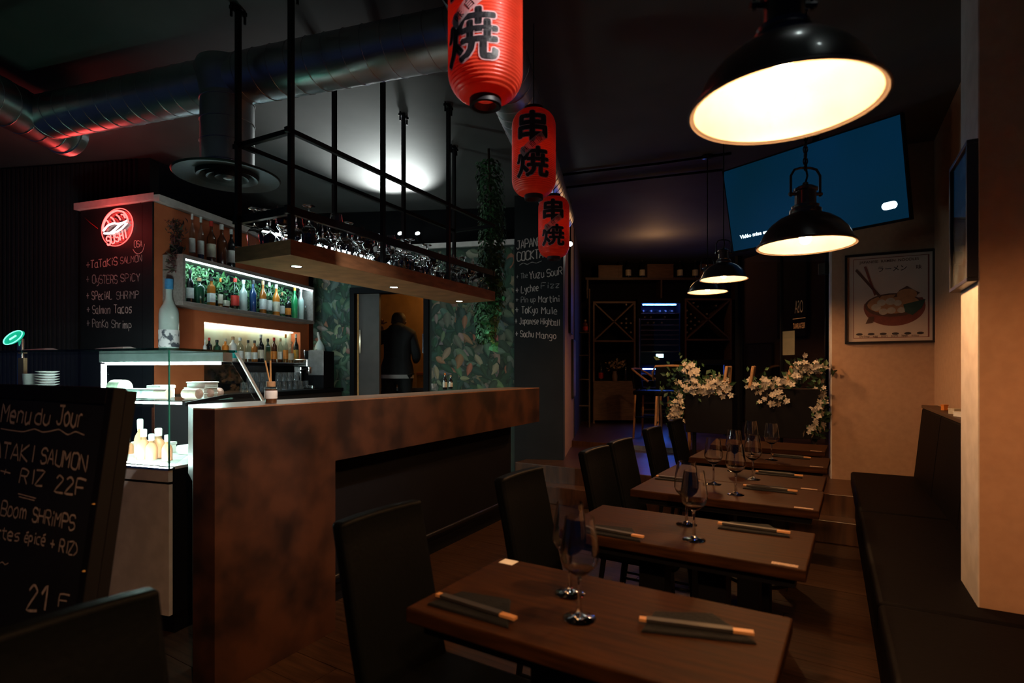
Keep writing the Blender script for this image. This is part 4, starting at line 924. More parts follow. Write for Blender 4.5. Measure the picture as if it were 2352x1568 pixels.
# ------------------------------------------------------------------ ramen poster
a0, b0 = PW.uv(1940,790); a1, b1 = PW.uv(2147,790); _, bt = PW.uv(1943,588)
t = thing('ramen_poster', 'framed ramen bowl poster with red border on the plaster wall', 'poster', PW.at((a0+a1)/2,b0,.01))
fr = .018; M_frame = pm('frame_black', (.010,.010,.014), .35, scale=20)
for q in ((a0,a1,b0,b0+fr),(a0,a1,bt-fr,bt),(a0,a0+fr,b0+fr,bt-fr),(a1-fr,a1,b0+fr,bt-fr)): part('frame_bar', MB().pbox(PW, *q, .001, .03), M_frame, t, bevel=.002)
part('print_paper', MB().pbox(PW, a0+fr, a1-fr, b0+fr, bt-fr, .002, .012), pm('poster_paper', (.56,.45,.38), .6, c2=(.52,.41,.34), scale=3), t)
PWp = Plane(PW.at(a0,b0,.0125), PW.u); w_, h_ = a1-a0, bt-b0
def pp_(nm, pts, mat, o1=.0, o2=.0008): part(nm, MB().ppoly(PWp, [(x*w_, y*h_) for x, y in pts], o1, o2), mat, t)
ink = lambda c, n: mat_cache('ink_'+n, lambda: pm('ink_'+n, c, .65, scale=30))
K_br = ink((.10,.045,.03),'brown'); K_rd = ink((.20,.05,.035),'red'); K_or = ink((.42,.20,.09),'ochre'); K_gn = ink((.03,.07,.05),'green'); K_cr = ink((.50,.42,.33),'cream'); K_bk = ink((.04,.03,.035),'black')
for x0_, x1_, y0_, y1_ in ((.10,.106,.06,.95),(.925,.94,.06,.95),(.10,.94,.06,.066),(.10,.94,.944,.95)): pp_('border_line', [(x0_,y0_),(x1_,y0_),(x1_,y1_),(x0_,y1_)], K_rd)
el = lambda cx, cy, rx, ry, n=22, a_=0, b__=2*PI: [(cx+rx*math.cos(a_+(b__-a_)*i/n), cy+ry*math.sin(a_+(b__-a_)*i/n)) for i in range(n+1)]
pp_('bowl', el(.56,.40,.34,.21,26,PI*.93,2*PI+.45), K_rd); pp_('bowl_rim', el(.55,.42,.32,.13)[:-1], K_br, .0008, .0016)
pp_('broth', el(.55,.43,.29,.105)[:-1], K_or, .0016, .0022); pp_('seaweed', [(.66,.42),(.90,.47),(.86,.38),(.76,.30),(.68,.34)], K_gn, .0022, .003)
for cx, cy, r in ((.36,.40,.055),(.44,.35,.05),(.53,.36,.05),(.42,.45,.05),(.52,.46,.055),(.60,.44,.045),(.64,.36,.045)): pp_('topping', el(cx,cy,r,r*.72,14)[:-1], K_cr, .0022, .003)
pp_('egg', el(.70,.53,.11,.06,18)[:-1], K_or, .003, .0038); pp_('shrimp', [(.55,.50),(.62,.58),(.70,.62),(.76,.58),(.84,.54),(.78,.50),(.66,.52)], K_br, .003, .0037)
pp_('chopstick', [(.12,.82),(.14,.84),(.42,.52),(.40,.50)], K_br, .0038, .0045); pp_('chopstick', [(.22,.86),(.245,.865),(.36,.54),(.34,.53)], K_rd, .0038, .0045)
pp_('spoon', [(.24,.22),(.28,.30),(.34,.30),(.32,.23)], K_br, .003, .0036)
for k in range(6): pp_('caption_icon', el(.17+.135*k,.105,.04,.014,10)[:-1], K_bk)
def poster_text(body, x, y, w, mat):
    v_, f_ = text_mesh(body, .05, .0004); sc = w*w_/(max(q[0] for q in v_)-min(q[0] for q in v_)); a = MB(); a.v = [tuple(PWp.at(x*w_+q[0]*sc, y*h_+q[1]*sc, .0012)) for q in v_]; a.f = f_
    part('printed_title', a, mat, t, recalc=False)
poster_text('JAPANESE  RAMEN  NOODLES', .50, .905, .66, K_br); poster_text('\u30e9\u30fc\u30e1\u30f3', .54, .82, .32, K_bk); poster_text('\u5473', .83, .82, .06, K_br)
poster_text('shrimp   egg   nori   pork   leek   miso', .5, .078, .66, K_br)
# picture on the near pillar
PV = Plane(bp(.311,1.0), -BR_)
pa0, pa1 = 0.0, .34; zt0, zb0 = 2.13, 1.62
t = thing('pillar_picture', 'framed portrait picture with glazed front hanging on the narrow pillar', 'picture', PV.at(.17,zb0,.02))
for q in ((0,.34,zb0,zb0+.015),(0,.34,zt0-.015,zt0),(0,.015,zb0+.015,zt0-.015),(.325,.34,zb0+.015,zt0-.015)): part('frame_bar', MB().pbox(PV, *q, .001, .035), M_frame, t, bevel=.002)
part('print_paper', MB().pbox(PV, .015, .325, zb0+.015, zt0-.015, .002, .02), pm('picture_print', (.36,.36,.40), .5, c2=(.16,.08,.05), scale=4, lo=.42, hi=.55), t)
part('glazing', MB().pbox(PV, .015, .325, zb0+.015, zt0-.015, .026, .028), M_pane, t)
# ------------------------------------------------------------------ tables
TC = [(.189,1.268),(.591,1.9125),(.984,2.561),(1.198,2.922),(1.563,3.526),(1.896,4.142)]
TL_ = ['nearest small wooden table in the foreground','second wooden table from the camera','front one of the two tables pushed together','rear one of the two tables pushed together','fifth wooden table, before the last','farthest wooden table beside the flower boxes']
TX, TY = .385, .207
troot = None
for i, (c, lb) in enumerate(zip(TC, TL_)):
    if troot is None:
        t = troot = thing('dining_table', lb, 'table', (c[0],c[1],0), AL, 'small tables in a row')
        obj('table_top', MB().box(-TX,TX,-TY,TY,.715,.75), M_twood, t, bevel=.004)
        obj('edge_band', MB().box(-TX+.03,TX-.03,-TY+.03,TY-.03,.685,.715), M_black, t)
        for s in (-1,1): obj('column', MB().box(s*.10-.045,s*.10+.045,-.045,.045,.03,.685), M_black, t, bevel=.004)
        obj('base_plate', MB().lathe([(0,.001),(.21,.001),(.21,.018),(.06,.032),(0,.032)], 36), M_iron, t, smooth=40)
    else: dup(troot, (c[0],c[1],0), AL, lb)
# chairs
def arc_panel(w, pts, th, n=7):
    """curved upholstered panel: pts = (x,z) rear profile, thickness th towards +x, slightly hollow across its width"""
    V = []; Fc = []; m = len(pts)
    for side in (0,1):
        for (x,z) in pts:
            for j in range(n):
                y = w*(j/(n-1)-.5); bow = .018*(1-(2*y/w)**2); V.append((x-bow+(th if side else 0), y, z))
    id_ = lambda s,i,j: s*m*n+i*n+j
    for i in range(m-1):
        for j in range(n-1):
            Fc.append((id_(0,i,j),id_(0,i,j+1),id_(0,i+1,j+1),id_(0,i+1,j))); Fc.append((id_(1,i,j),id_(1,i+1,j),id_(1,i+1,j+1),id_(1,i,j+1)))
    for i in range(m-1):
        for j in (0,n-1): Fc.append((id_(0,i,j),id_(0,i+1,j),id_(1,i+1,j),id_(1,i,j)))
    for j in range(n-1):
        for i in (0,m-1): Fc.append((id_(0,i,j),id_(0,i,j+1),id_(1,i,j+1),id_(1,i,j)))
    mb = MB(); mb.v = V; mb.f = Fc; return mb
croot = None
CH = [((-.755,.905),'nearest black leather chair cut off at the lower left'),((-.388,1.61),'black leather chair at the nearest table'),((.024,2.21),'black leather chair at the second table'),((.418,2.887),'black leather chair at the front of the joined tables'),
      ((.617,3.235),'black leather chair at the rear of the joined tables'),((.98,3.94),'black leather chair at the fifth table'),((1.33,4.58),'black leather chair at the farthest table, before the flowers')]
for (c, lb) in CH:
    if croot is None:
        t = croot = thing('dining_chair', lb, 'chair', (c[0],c[1],0), AL, 'black leather dining chairs')
        obj('backrest', arc_panel(.32, [(.10,.40),(.075,.50),(.05,.60),(.025,.72),(.0,.83),(-.012,.885),(-.008,.90)], .045), M_leather, t, smooth=50, bevel=.012, seg=3)
        obj('seat', MB().box(.09,.48,-.175,.175,.39,.455), M_leather, t, bevel=.022, seg=3, smooth=40)
        for sx in (.125,.45):
            for sy in (-.155,.155): obj('leg', MB().tube([(sx,sy,.395),(sx+(.03 if sx > .3 else -.05),sy*1.06,0)], [.013,.010], 10), M_iron, t, smooth=60)
        for sy in (-.158,.158): obj('stretcher', MB().tube([(.11,sy,.2),(.462,sy,.2)], .007, 8), M_iron, t, smooth=60)
    else: dup(croot, (c[0],c[1],0), AL, lb)
# wine glasses on tables
gp = None
for (px, py, lb) in ((1331,1421,'front wine glass on the nearest table'),(1309,1364,'rear wine glass on the nearest table'),(1594,1240,'front wine glass on the second table'),(1577,1205,'rear wine glass on the second table'),(1690,1136,'front wine glass on the joined tables, right'),
    (1639,1112,'left wine glass on the front joined table'),(1729,1101,'right wine glass on the rear joined table'),(1686,1082,'left wine glass on the rear joined table'),(1772,1056,'rightmost wine glass, on the fifth table'),(1725,1046,'left wine glass on the fifth table')):
    P = hz(px,py,.75)
    if gp is None:
        t = gp = thing('wine_glass', lb, 'glass', (P.x,P.y,.7505), 0, 'wine glasses on the tables'); h, r = .225, .043
        obj('foot', MB().lathe([(0,0),(r*.82,0),(r*.84,.002),(r*.4,.006),(.0058,.014),(0,.014)], 32), M_sglass, t, smooth=60)
        obj('stem', MB().lathe([(0,.0142),(.0058,.0142),(.0042,.03),(.004,h*.36),(.006,h*.42),(0,h*.42)], 14), M_sglass, t, smooth=60)
        obj('bowl', MB().lathe(solid([(0,h*.421),(.006,h*.421),(r*.45,h*.455),(r*.82,h*.52),(r,h*.60),(r*.985,h*.68),(r*.9,h*.8),(r*.76,h*.97),(r*.74,h)], 2), 36), M_sglass, t, smooth=60)
    else: dup(gp, (P.x,P.y,.7505), 0, lb)
# napkins with chopsticks, menu cards, corner stickers
M_nap = pm('napkin_black', (.008,.009,.011), .8, spec=.1, scale=120, bump=.2); M_stick = pm('chopstick_wood', (.55,.28,.11), .5, c2=(.42,.2,.08), scale=20, stretch=(1,8,8)); M_sleeve = pm('chopstick_sleeve', (.02,.018,.018), .6, scale=30)
def setting(i, side, lx, ly, rot, what):
    c = Vector((TC[i][0],TC[i][1],0)); P = c + L_*lx + R_*ly
    t = thing('napkin', 'folded black napkin ' + what, 'napkin', (P.x,P.y,.7503), AL+rot)
    obj('cloth', MB().hexa([(-.115,-.03,0),(.115,-.045,0),(.05,.085,0),(-.08,.07,0),(-.11,-.028,.006),(.11,-.042,.006),(.048,.08,.007),(-.078,.066,.007)]), M_nap, t, bevel=.002)
    u = thing('chopsticks', 'wooden chopsticks in a black sleeve ' + what, 'chopsticks', (P.x,P.y,.7576), AL+rot-.12)
    for dy in (-.004,.004): obj('stick', MB().box(-.115,.115,dy-.0032,dy+.0032,0.0,.006), M_stick, u)
    obj('sleeve', MB().box(-.10,.075,-.009,.009,.0005,.0072), M_sleeve, u)
setting(0, 1, .215, .03, .38, 'on the right of the nearest table'); setting(0, 0, -.24, -.135, .06, 'on the left edge of the nearest table')
setting(1, 1, .20, .13, .12, 'on the right of the second table'); setting(1, 0, -.20, -.165, .05, 'on the left of the second table')
setting(2, 1, .17, .11, .05, 'on the right of the front joined table'); setting(3, 1, .17, .12, .02, 'on the right of the rear joined table'); setting(4, 1, .17, .11, .0, 'on the right of the fifth table')
setting(2, 0, -.25, .12, .05, 'on the left of the front joined table')
P = hz(1168,1291,.75); o = obj('table_card', MB().box(-.022,.022,-.018,.018,0,.0015), M_paper, None); o.location = (P.x,P.y,.7502); o.rotation_euler = (0,0,AL); tag(o, 'small white card at the left corner of the nearest table', 'card')
sv, sf = text_mesh('RESERVE', .02, .0005)
for i, wh in ((1,'second table'),(2,'front joined table'),(3,'rear joined table'),(4,'fifth table'),(5,'farthest table')):
    P = Vector((TC[i][0],TC[i][1],0)) + L_*(TX-.055) - R_*(TY-.022); t = thing('table_sticker', 'small pale sticker strip on the right front corner of the ' + wh, 'sticker', (P.x,P.y,.7502), AL)
    obj('strip', MB().box(-.034,.034,-.010,.010,0,.0006), mat_cache('sticker', lambda: pm('sticker_pale', (.36,.25,.18), .6, c2=(.24,.15,.10), scale=140, lo=.48, hi=.52)), t)
# ------------------------------------------------------------------ bench
t = thing('bench', 'long dark upholstered wall bench along the right side', 'bench', BO)
def bbox(x0,x1,s0,s1,z0,z1): return MB().hexa([bp(x,s,z) for (x,s,z) in ((x0,s0,z0),(x1,s0,z0),(x1,s1,z0),(x0,s1,z0),(x0,s0,z1),(x1,s0,z1),(x1,s1,z1),(x0,s1,z1))])
part('plinth', bbox(.06,.55,-1.0,3.60,0,.12), M_black, t)
for s0, s1 in ((-1.0,.55),(.555,2.1),(2.105,3.62)):
    part('seat_cushion', bbox(0,.46,s0,s1,.33,.45), M_bench, t, bevel=.02, seg=3, smooth=40)
    part('seat_box', bbox(.015,.5,s0,s1,.12,.33), M_bench, t, bevel=.006)
def backp(s0,s1): return MB().hexa([bp(x,s,z) for (x,s,z) in ((.43,s0,.40),(.55,s0,.40),(.55,s1,.40),(.43,s1,.40),(.49,s0,1.0),(.55,s0,1.0),(.55,s1,1.0),(.49,s1,1.0))])
for s0, s1 in ((.985,1.86),(1.865,2.74),(2.745,3.62)): part('back_cushion', backp(s0,s1), M_bench, t, bevel=.012, seg=2)
part('back_ledge', bbox(.49,.597,.985,3.66,1.0,1.022), M_wicker, t, bevel=.003)
for s, (w, d, h), lb, mm in ((2.62,(.05,.05,.035),'small pale box on the bench ledge',bmat('cream',False)),(3.0,(.03,.03,.04),'small orange pot on the bench ledge corner',bmat('orange',False)),(2.35,(.05,.10,.03),'flat white packet on the bench ledge near the pillar',M_paper)):
    P = bp(.545,s,1.0225); o = obj('small_box', MB().box(-w/2,w/2,-d/2,d/2,0,h*.8).box(-w/2-.002,w/2+.002,-d/2-.002,d/2+.002,h*.8,h), mm, None, bevel=.002); o.location = P; tag(o, lb, 'box')
# ------------------------------------------------------------------ wine room
def wy(px, z=0, Y=9.6): return (px-CX)/F*Y
YW = 9.55
def rackbox(px0, px1, py0, py1, shelf_py, lab, base_closed):
    x0, x1 = wy(px0,0,YW), wy(px1,0,YW); z1 = H+(HY-py0)*YW/F; z0 = ZUP; zs = H+(HY-shelf_py)*YW/F
    t = thing('wine_rack', lab, 'cabinet', ((x0+x1)/2,YW,ZUP)); th = .03
    for a, b in ((x0,x0+th),(x1-th,x1)): part('side_panel', MB().box(a,b,YW,YW+.32,z0,z1), M_rack, t)
    part('top_panel', MB().box(x0+th,x1-th,YW,YW+.32,z1-th,z1), M_rack, t); part('mid_shelf', MB().box(x0+th,x1-th,YW,YW+.32,zs-th/2,zs+th/2), M_rack, t)
    part('back_panel', MB().box(x0+th,x1-th,YW+.30,YW+.31,z0,z1-th), M_black, t)
    for (A, B) in (((x0+th,zs+th/2),(x1-th,z1-th)),((x0+th,z1-th),(x1-th,zs+th/2))):
        d = Vector((B[0]-A[0],0,B[1]-A[1])).normalized(); n = Vector((-d.z,0,d.x))*.012; A3 = Vector((A[0],0,A[1])); B3 = Vector((B[0],0,B[1])); q = [A3-n,B3-n,B3+n,A3+n]
        part('cross_board', MB().add([(p.x,YW+.01,p.z) for p in q]+[(p.x,YW+.29,p.z) for p in q], [(0,1,2,3),(7,6,5,4),(0,4,5,1),(1,5,6,2),(2,6,7,3),(3,7,4,0)]), M_rack, t)
    if base_closed: 
        zc = H+(HY-875)*YW/F; part('cupboard_door', MB().box(x0+.004,x1-.004,YW-.02,YW,z0+.05,zc-.004), M_rack, t, bevel=.004); part('cupboard_top', MB().box(x0+th,x1-th,YW,YW+.3,zc-.03,zc), M_rack, t)
        return x0, x1, zs, z1, zc
    return x0, x1, zs, z1, z0
LX = rackbox(1362,1460,692,970,783,'left wine rack with crossed boards over a cupboard', True)
RX = rackbox(1573,1681,685,970,780,'right wine rack with crossed boards', True)
wb = None
M_wbot = pm('wine_bottle_glass', (.02,.02,.018), .2, scale=8); M_foil = pm('wine_foil', (.30,.20,.14), .4, scale=20)
def lying(x, z, lb, g):
    global wb
    if wb is None:
        t = wb = thing('wine_bottle', lb, 'bottle', (x,YW+.0,z), 0, g)
        obj('glass_body', MB().tube([(0,.28,0),(0,.10,0),(0,.07,0),(0,.03,0)], [.036,.036,.02,.014], 12), M_wbot, t, smooth=50)
        obj('foil', MB().tube([(0,.035,0),(0,.0,0)], [.0155,.0155], 12), M_foil, t, smooth=40)
    else: dup(wb, (x,YW,z), 0, lb, g)
for (px, py) in ((839,521),(867,546),(895,571),(839,572),(867,597),(923,597),(839,622),(895,622),(867,647),(839,673)):
    P = hy(1300+px/3.0156, 540+py/3.0156, YW); lying(P.x, P.z, 'dark wine bottle lying in the left pocket of the right rack', 'wine bottles in the right rack pocket')
for (px, py) in ((885,468),(915,493),(1041,487),(978,545)):
    P = hy(1300+px/3.0156, 540+py/3.0156, YW); lying(P.x, P.z, 'dark wine bottle lying in the top pocket of the right rack', 'wine bottles in the right rack top pocket')
for (px, py) in ((418,480),(418,578),(386,609),(418,609),(450,609),(418,640),(450,672)):
    P = hy(1300+px/3.0156, 540+py/3.0156, YW); lying(P.x, P.z, 'dark wine bottle lying in the left wine rack', 'wine bottles in the left rack')
# wine cooler
x0, x1 = wy(1463,0,YW), wy(1569,0,YW); z0, z1 = ZUP, H+(HY-685)*YW/F
t = thing('wine_cooler', 'tall black wine cooler glowing blue between the wine racks', 'wine cooler', ((x0+x1)/2,YW,ZUP)); th = .06
for a, b in ((x0,x0+th),(x1-th,x1)): part('side_panel', MB().box(a,b,YW-.04,YW+.4,z0,z1), M_black, t)
part('top_panel', MB().box(x0+th,x1-th,YW-.04,YW+.4,z1-.09,z1), M_black, t); part('bottom_panel', MB().box(x0+th,x1-th,YW-.04,YW+.4,z0,z0+.12), M_black, t); part('back_panel', MB().box(x0+th,x1-th,YW+.38,YW+.39,z0+.12,z1-.09), M_black, t)
M_cled = em('cooler_led', (.05,.16,1.0), 110)
part('led_bar', MB().box(x0+.10,x1-.12,YW-.005,YW+.012,z1-.115,z1-.10), M_cled, t)
zd = H+(HY-838)*YW/F
part('divider', MB().box(x0+th,x1-th,YW-.0,YW+.37,zd-.05,zd-.0), M_black, t); part('led_bar', MB().box(x0+.10,x1-.16,YW-.005,YW+.012,zd-.075,zd-.06), M_cled, t)
part('display_panel', MB().box(wy(1506,0,YW),wy(1522,0,YW),YW-.047,YW-.042,H+(HY-821)*YW/F,H+(HY-813)*YW/F), em('cooler_display', (.45,.9,1), 7), t)
for py in (718,732,745,757,768,778,791,806,858,873,889,905,925,940,950):
    z = H+(HY-py)*YW/F; part('wire_shelf', MB().box(x0+th,x1-th,YW+.02,YW+.33,z-.012,z), M_rack, t)
part('door_glass', MB().box(x0+th,x1-th,YW-.03,YW-.022,z0+.12,z1-.09), M_pane, t)
part('door_handle', MB().box(x0+.015,x0+.04,YW-.075,YW-.05,z0+.5,z1-.35), M_chrome, t, bevel=.004)
for k, (px, py) in enumerate(((1479,712),(1497,710),(1517,709),(1530,710),(1545,709),(1482,725),(1496,726),(1528,726),(1489,740),(1503,740),(1521,739))):
    P = hy(px,py,YW+.04); z = {712:718,710:718,709:718,725:732,726:732,740:745,739:745}[py]; zz = H+(HY-z)*(YW)/F
    lying(P.x, zz+.037, 'wine bottle lying in the blue lit top of the cooler', 'wine bottles in the cooler'); bpy.context.view_layer.update()
cool_bottles = [o for o in COL.objects if o.get('group') == 'wine bottles in the cooler']
for o in cool_bottles: o.location.y = YW+.06
# bottles, vase and boxes around the racks
def upright(px, py, h, r, lb, lab='cream', Y=YW+.14, body='black'):
    P = hy(px,py,Y); return bottle((P.x,P.y,P.z), h, r, body, lab, 'cap', lb, 'long', None)
zc = LX[4]
for px, lb, lab in ((1380,'dark bottle with cream and red label in the left rack bay','red'),(1437,'plain dark bottle at the right of the left rack bay',None)):
    P = hy(px,870,YW+.15); bottle((P.x,P.y,zc+.0005), .32, .042, 'black', lab, 'cap', lb)
P = hy(1412,870,YW+.15); t = thing('flower_vase', 'small vase with dry pale blossoms in the left rack bay', 'vase', (P.x,P.y,zc+.0005))
obj('vase', MB().lathe([(0,0),(.04,0),(.05,.08),(.03,.15),(.034,.17),(.028,.17),(.03,.08),(0,.01)], 18), M_foil, t, smooth=60)
def bls(rg): return (rg.gauss(0,.09), rg.gauss(0,.05), .28+rg.gauss(0,.05)), (rg.gauss(0,1),-1,rg.gauss(0,1))
leaf_cloud('blossoms', bls, 60, .05, [(.45,.30,.16),(.5,.38,.24)], t, 3, shape=.9, world=False)
for k in range(4): obj('twig', MB().tube([(0,0,.02),(.05*(k-1.5),0.01*k,.30)], .003, 5), M_wicker, t)
for px in (1608,1628): pass
P = hy(1626,820,YW+.12); zc2 = RX[4]; o = obj('candle_pot', MB().lathe([(0,0),(.05,0),(.06,.10),(.055,.10),(.045,.015),(0,.015)], 18), bmat('cork',False), None, smooth=50); o.location = (P.x,P.y,zc2+.0005); tag(o, 'small tan pot in the right rack bay', 'pot')
ZS = H+(HY-637)*YW/F
t = thing('high_shelf', 'long dark shelf high above the wine racks', 'shelf', (2.2,YW,ZS)); part('board', MB().box(wy(1345,0,YW),wy(1700,0,YW),YW,YW+.35,ZS-.04,ZS), M_wicker, t)
part('back_boards', MB().box(wy(1345,0,YW),wy(1700,0,YW),YW+.355,YW+.37,z1+.01,ZS+.6), M_black, t)
for px in (1350,1520,1695): part('bracket', MB().box(wy(px,0,YW)-.015,wy(px,0,YW)+.015,YW+.02,YW+.34,z1+.001,ZS-.04), M_wicker, t)
def crate(px0, px1, zb, h, lb):
    a, b = wy(px0,0,YW), wy(px1,0,YW); t = thing('wine_crate', lb, 'crate', ((a+b)/2,YW+.15,zb)); hw = (b-a)/2
    obj('box', MB().box(-hw,hw,-.09,.09,.004,h-.01), M_rack, t); obj('lid', MB().box(-hw-.004,hw+.004,-.094,.094,h-.01,h), M_rack, t)
    for s in (-1,1): obj('batten', MB().box(s*hw*.8-.02,s*hw*.8+.02,-.1,-.094,.004,h), M_rack, t)
crate(1376,1431,ZS+.0005,.22,'wooden wine crate at the left of the high shelf'); crate(1489,1549,ZS+.0005,.24,'wooden wine crate in the middle of the high shelf'); crate(1612,1660,ZS+.0005,.24,'wooden wine crate at the right of the high shelf')
crate(1432,1487,ZS+.42,.17,'wooden wine crate raised upper left over the high shelf'); crate(1549,1604,ZS+.44,.18,'wooden wine crate raised upper right over the high shelf')
t = thing('upper_shelf', 'short dark shelf carrying raised crates over the high shelf', 'shelf', (2.3,YW+.1,ZS+.4))
part('board', MB().box(wy(1425,0,YW),wy(1612,0,YW),YW+.02,YW+.33,ZS+.395,ZS+.4195), M_black, t); 
part('riser', MB().box(wy(1549,0,YW),wy(1604,0,YW),YW+.03,YW+.3,ZS+.42,ZS+.4395), M_black, t)
for px in (1427,1608): part('upright', MB().box(wy(px,0,YW)-.01,wy(px,0,YW)+.01,YW+.2,YW+.33,ZS+.0005,ZS+.395), M_black, t)
for px, lb in ((1443,'bottle with white label left on the high shelf'),(1475,'second bottle with white label on the high shelf'),(1562,'bottle with pale label right of the middle crate'),(1597,'bottle with pale label before the right crate')):
    P = hy(px,630,YW+.12); bottle((P.x,P.y,ZS+.0005), .33, .05, 'black', 'cream', 'cap', lb)
# tall leaning shelf at far left of the wine room
t = thing('shelf_unit', 'dark open shelf unit at the left of the wine room', 'shelf', (wy(1342,0,8.9),8.9,ZUP))
xa, xb = wy(1328,0,8.9), wy(1353,0,8.9)
for a in (xa,xb): part('upright', MB().box(a-.012,a+.012,8.85,8.95,ZUP,2.6), M_wicker, t)
for py in (763,815,870,930): z = H+(HY-py)*8.9/F; part('shelf_board', MB().box(xa+.012,xb-.012,8.82,9.0,z-.015,z), M_wicker, t)
P = hy(1344,762,8.9); bottle((P.x,P.y,H+(HY-763)*8.9/F+.0005), .20, .05, 'brown', 'red', 'cork', 'small bottle with red label on the left shelf unit', 'squat')
# pictures on the passage wall
PR = Plane(e0, (e1-e0)); 
if PR.n.x < 0: PR = Plane(e1, (e0-e1))
for k, (f0, z0_, z1_, lb) in enumerate(((.55,1.75,2.9,'tall thin framed picture edge-on on the passage wall'),(.85,.95,1.7,'lower framed picture edge-on on the passage wall'))):
    a = f0*(e1-e0).length if PR.P == e0 else (1-f0)*(e1-e0).length
    t = thing('wall_picture', lb, 'picture', PR.at(a,z0_,.01)); part('frame', MB().pbox(PR, a-.2, a+.2, z0_, z1_, .001, .03), M_frame, t, bevel=.003); part('print', MB().pbox(PR, a-.18, a+.18, z0_+.02, z1_-.02, .03, .032), M_paper if k > 1 else pm('dim_print', (.2,.15,.1), .6), t)
# ------------------------------------------------------------------ glass door with lettering
ga = Vector((PW.at(-.03,0,-.2).x, PW.at(-.03,0,-.2).y, 0)); gb = Vector((wy(1700,0,6.3),6.3,0)); PG = Plane(gb, (ga-gb)); GW = (ga-gb).length
t = thing('door_glass', 'tall glass door with reversed gold lettering beside the poster wall', 'door', PG.at(GW/2,.34,0))
part('pane', MB().pbox(PG, .0, GW-.02, .36, 2.55, -.005, .005), M_pane, t)
part('stile', MB().pbox(PG, -.05, .0, .34, 2.6, -.03, .03), M_black, t); part('stile', MB().pbox(PG, GW*.52, GW*.52+.02, .36, 2.55, -.012, .012), M_black, t)
part('hinge', MB().pbox(PG, GW-.07, GW+.01, PG.uv(1885,632)[1], PG.uv(1885,606)[1], -.03, .03), M_iron, t, bevel=.004)
part('bottom_rail', MB().pbox(PG, .0, GW-.02, .34, .42, -.015, .015), M_iron, t)
M_gold = pm('gold_lettering', (.55,.30,.14), .5, scale=30)
def reversed_text(body, px, py, wpx, hpx):
    v_, f_ = text_mesh(body, .1, .0); xs = [q[0] for q in v_]; ys = [q[1] for q in v_]; d = PG.hit(px,py).y
    a, b = PG.uv(px,py); a_l = PG.uv(px-wpx/2,py)[0]; a_r = PG.uv(px+wpx/2,py)[0]; sx = (a_r-a_l)/(max(xs)-min(xs)); sy = hpx*d/F/(max(ys)-min(ys))
    m_ = MB(); m_.v = [tuple(PG.at(a-q[0]*sx, b+q[1]*sy, .0065)) for q in v_]; m_.f = f_; part('lettering', m_, M_gold, t, recalc=False)
reversed_text('OSA', 1836, 704, 19, 29); reversed_text('RESTAURANT', 1836, 748, 27, 13)
part('lettering_rule', MB().pbox(PG, PG.uv(1822,733)[0], PG.uv(1851,729)[0], PG.uv(1836,731)[1]-.003, PG.uv(1836,731)[1]+.003, .0055, .007), M_gold, t)
part('paper_notice', MB().pbox(PG, PG.uv(1794,790)[0], PG.uv(1824,790)[0], PG.uv(1809,815)[1], PG.uv(1809,760)[1], -.008, -.0055), pm('notice_paper', (.30,.22,.15), .8), t)
# ------------------------------------------------------------------ flower planters behind the last table
def planter(px0, px1, py0, py1, Y, lb, ropes, clusters, seed, extra_leaf):
    a, b = hy(px0,py0,Y), hy(px1,py0,Y-.25); z1 = a.z; P = (a+b)/2; zb = .34
    u = (b-a); u.z = 0; W_ = u.length; pl = Plane((a.x,a.y,0), u); t = thing('flower_planter', lb, 'planter', (P.x,P.y,zb))
    part('box', MB().pbox(pl, 0, W_, zb+.35, z1, -.22, 0), M_black, t, bevel=.004); part('soil', MB().pbox(pl, .01, W_-.01, z1-.001, z1+.005, -.21, -.01), M_wicker, t)
    for q in (.04, W_-.06): part('leg', MB().pbox(pl, q, q+.03, zb, zb+.35, -.14, -.10), M_iron, t)
    for (rx, ry0, ry1) in ropes:
        c = pl.uv(rx,ry1); d = pl.uv(rx,ry0); part('rope_handle', MB().tube([pl.at(c[0]-.03,max(c[1],z1-.05),-.0), pl.at(d[0],d[1],-.02), pl.at(d[0]+.01,d[1],-.12), pl.at(c[0]-.02,max(c[1],z1-.05),-.2)], .016, 8), M_rope, t, smooth=60)
    def blossom_pt(rg):
        cx, cy, sx, sy = rg.choice(clusters); return pl.hit(cx+rg.gauss(0,sx), cy+rg.gauss(0,sy), rg.uniform(-.12,.06))
    rg = random.Random(seed); mb = MB()
    for i in range(300):
        p = blossom_pt(rg); s = rg.uniform(.022,.036); n = Vector((rg.gauss(0,.6),-1,rg.gauss(.4,.6))).normalized(); e = n.cross(Vector((0,0,1))).normalized(); f = n.cross(e)
        for k in range(5):
            an = 2*PI*k/5; d = e*math.cos(an)+f*math.sin(an); w = n.cross(d)
            mb.add([p, p+d*s*.6+w*s*.35+n*s*.2, p+d*s*1.05+n*s*.25, p+d*s*.6-w*s*.35+n*s*.2], [(0,1,2,3)])
    tag(part('blossoms', mb, M_petal, t, recalc=False), kind='stuff')
    def lf(rg):
        cx, cy, sx, sy = rg.choice(clusters+extra_leaf); return pl.hit(cx+rg.gauss(0,sx*1.3), cy+rg.gauss(0,sy*1.5), rg.uniform(-.16,.02)), (rg.gauss(0,.7),-1,rg.gauss(0,.7))
    leaf_cloud('foliage', lf, 420, .06, [(.03,.09,.04),(.02,.06,.03),(.06,.12,.05)], t, seed+1, shape=.6)
planter(1574,1682,905,950,5.55,'left black planter box overflowing with white blossoms', ((1668,842,900),), [(1620,890,22,10),(1650,885,14,10),(1590,880,10,14),(1585,850,9,7),(1560,925,9,20),(1548,950,6,10)], 21, [(1545,890,14,20)])
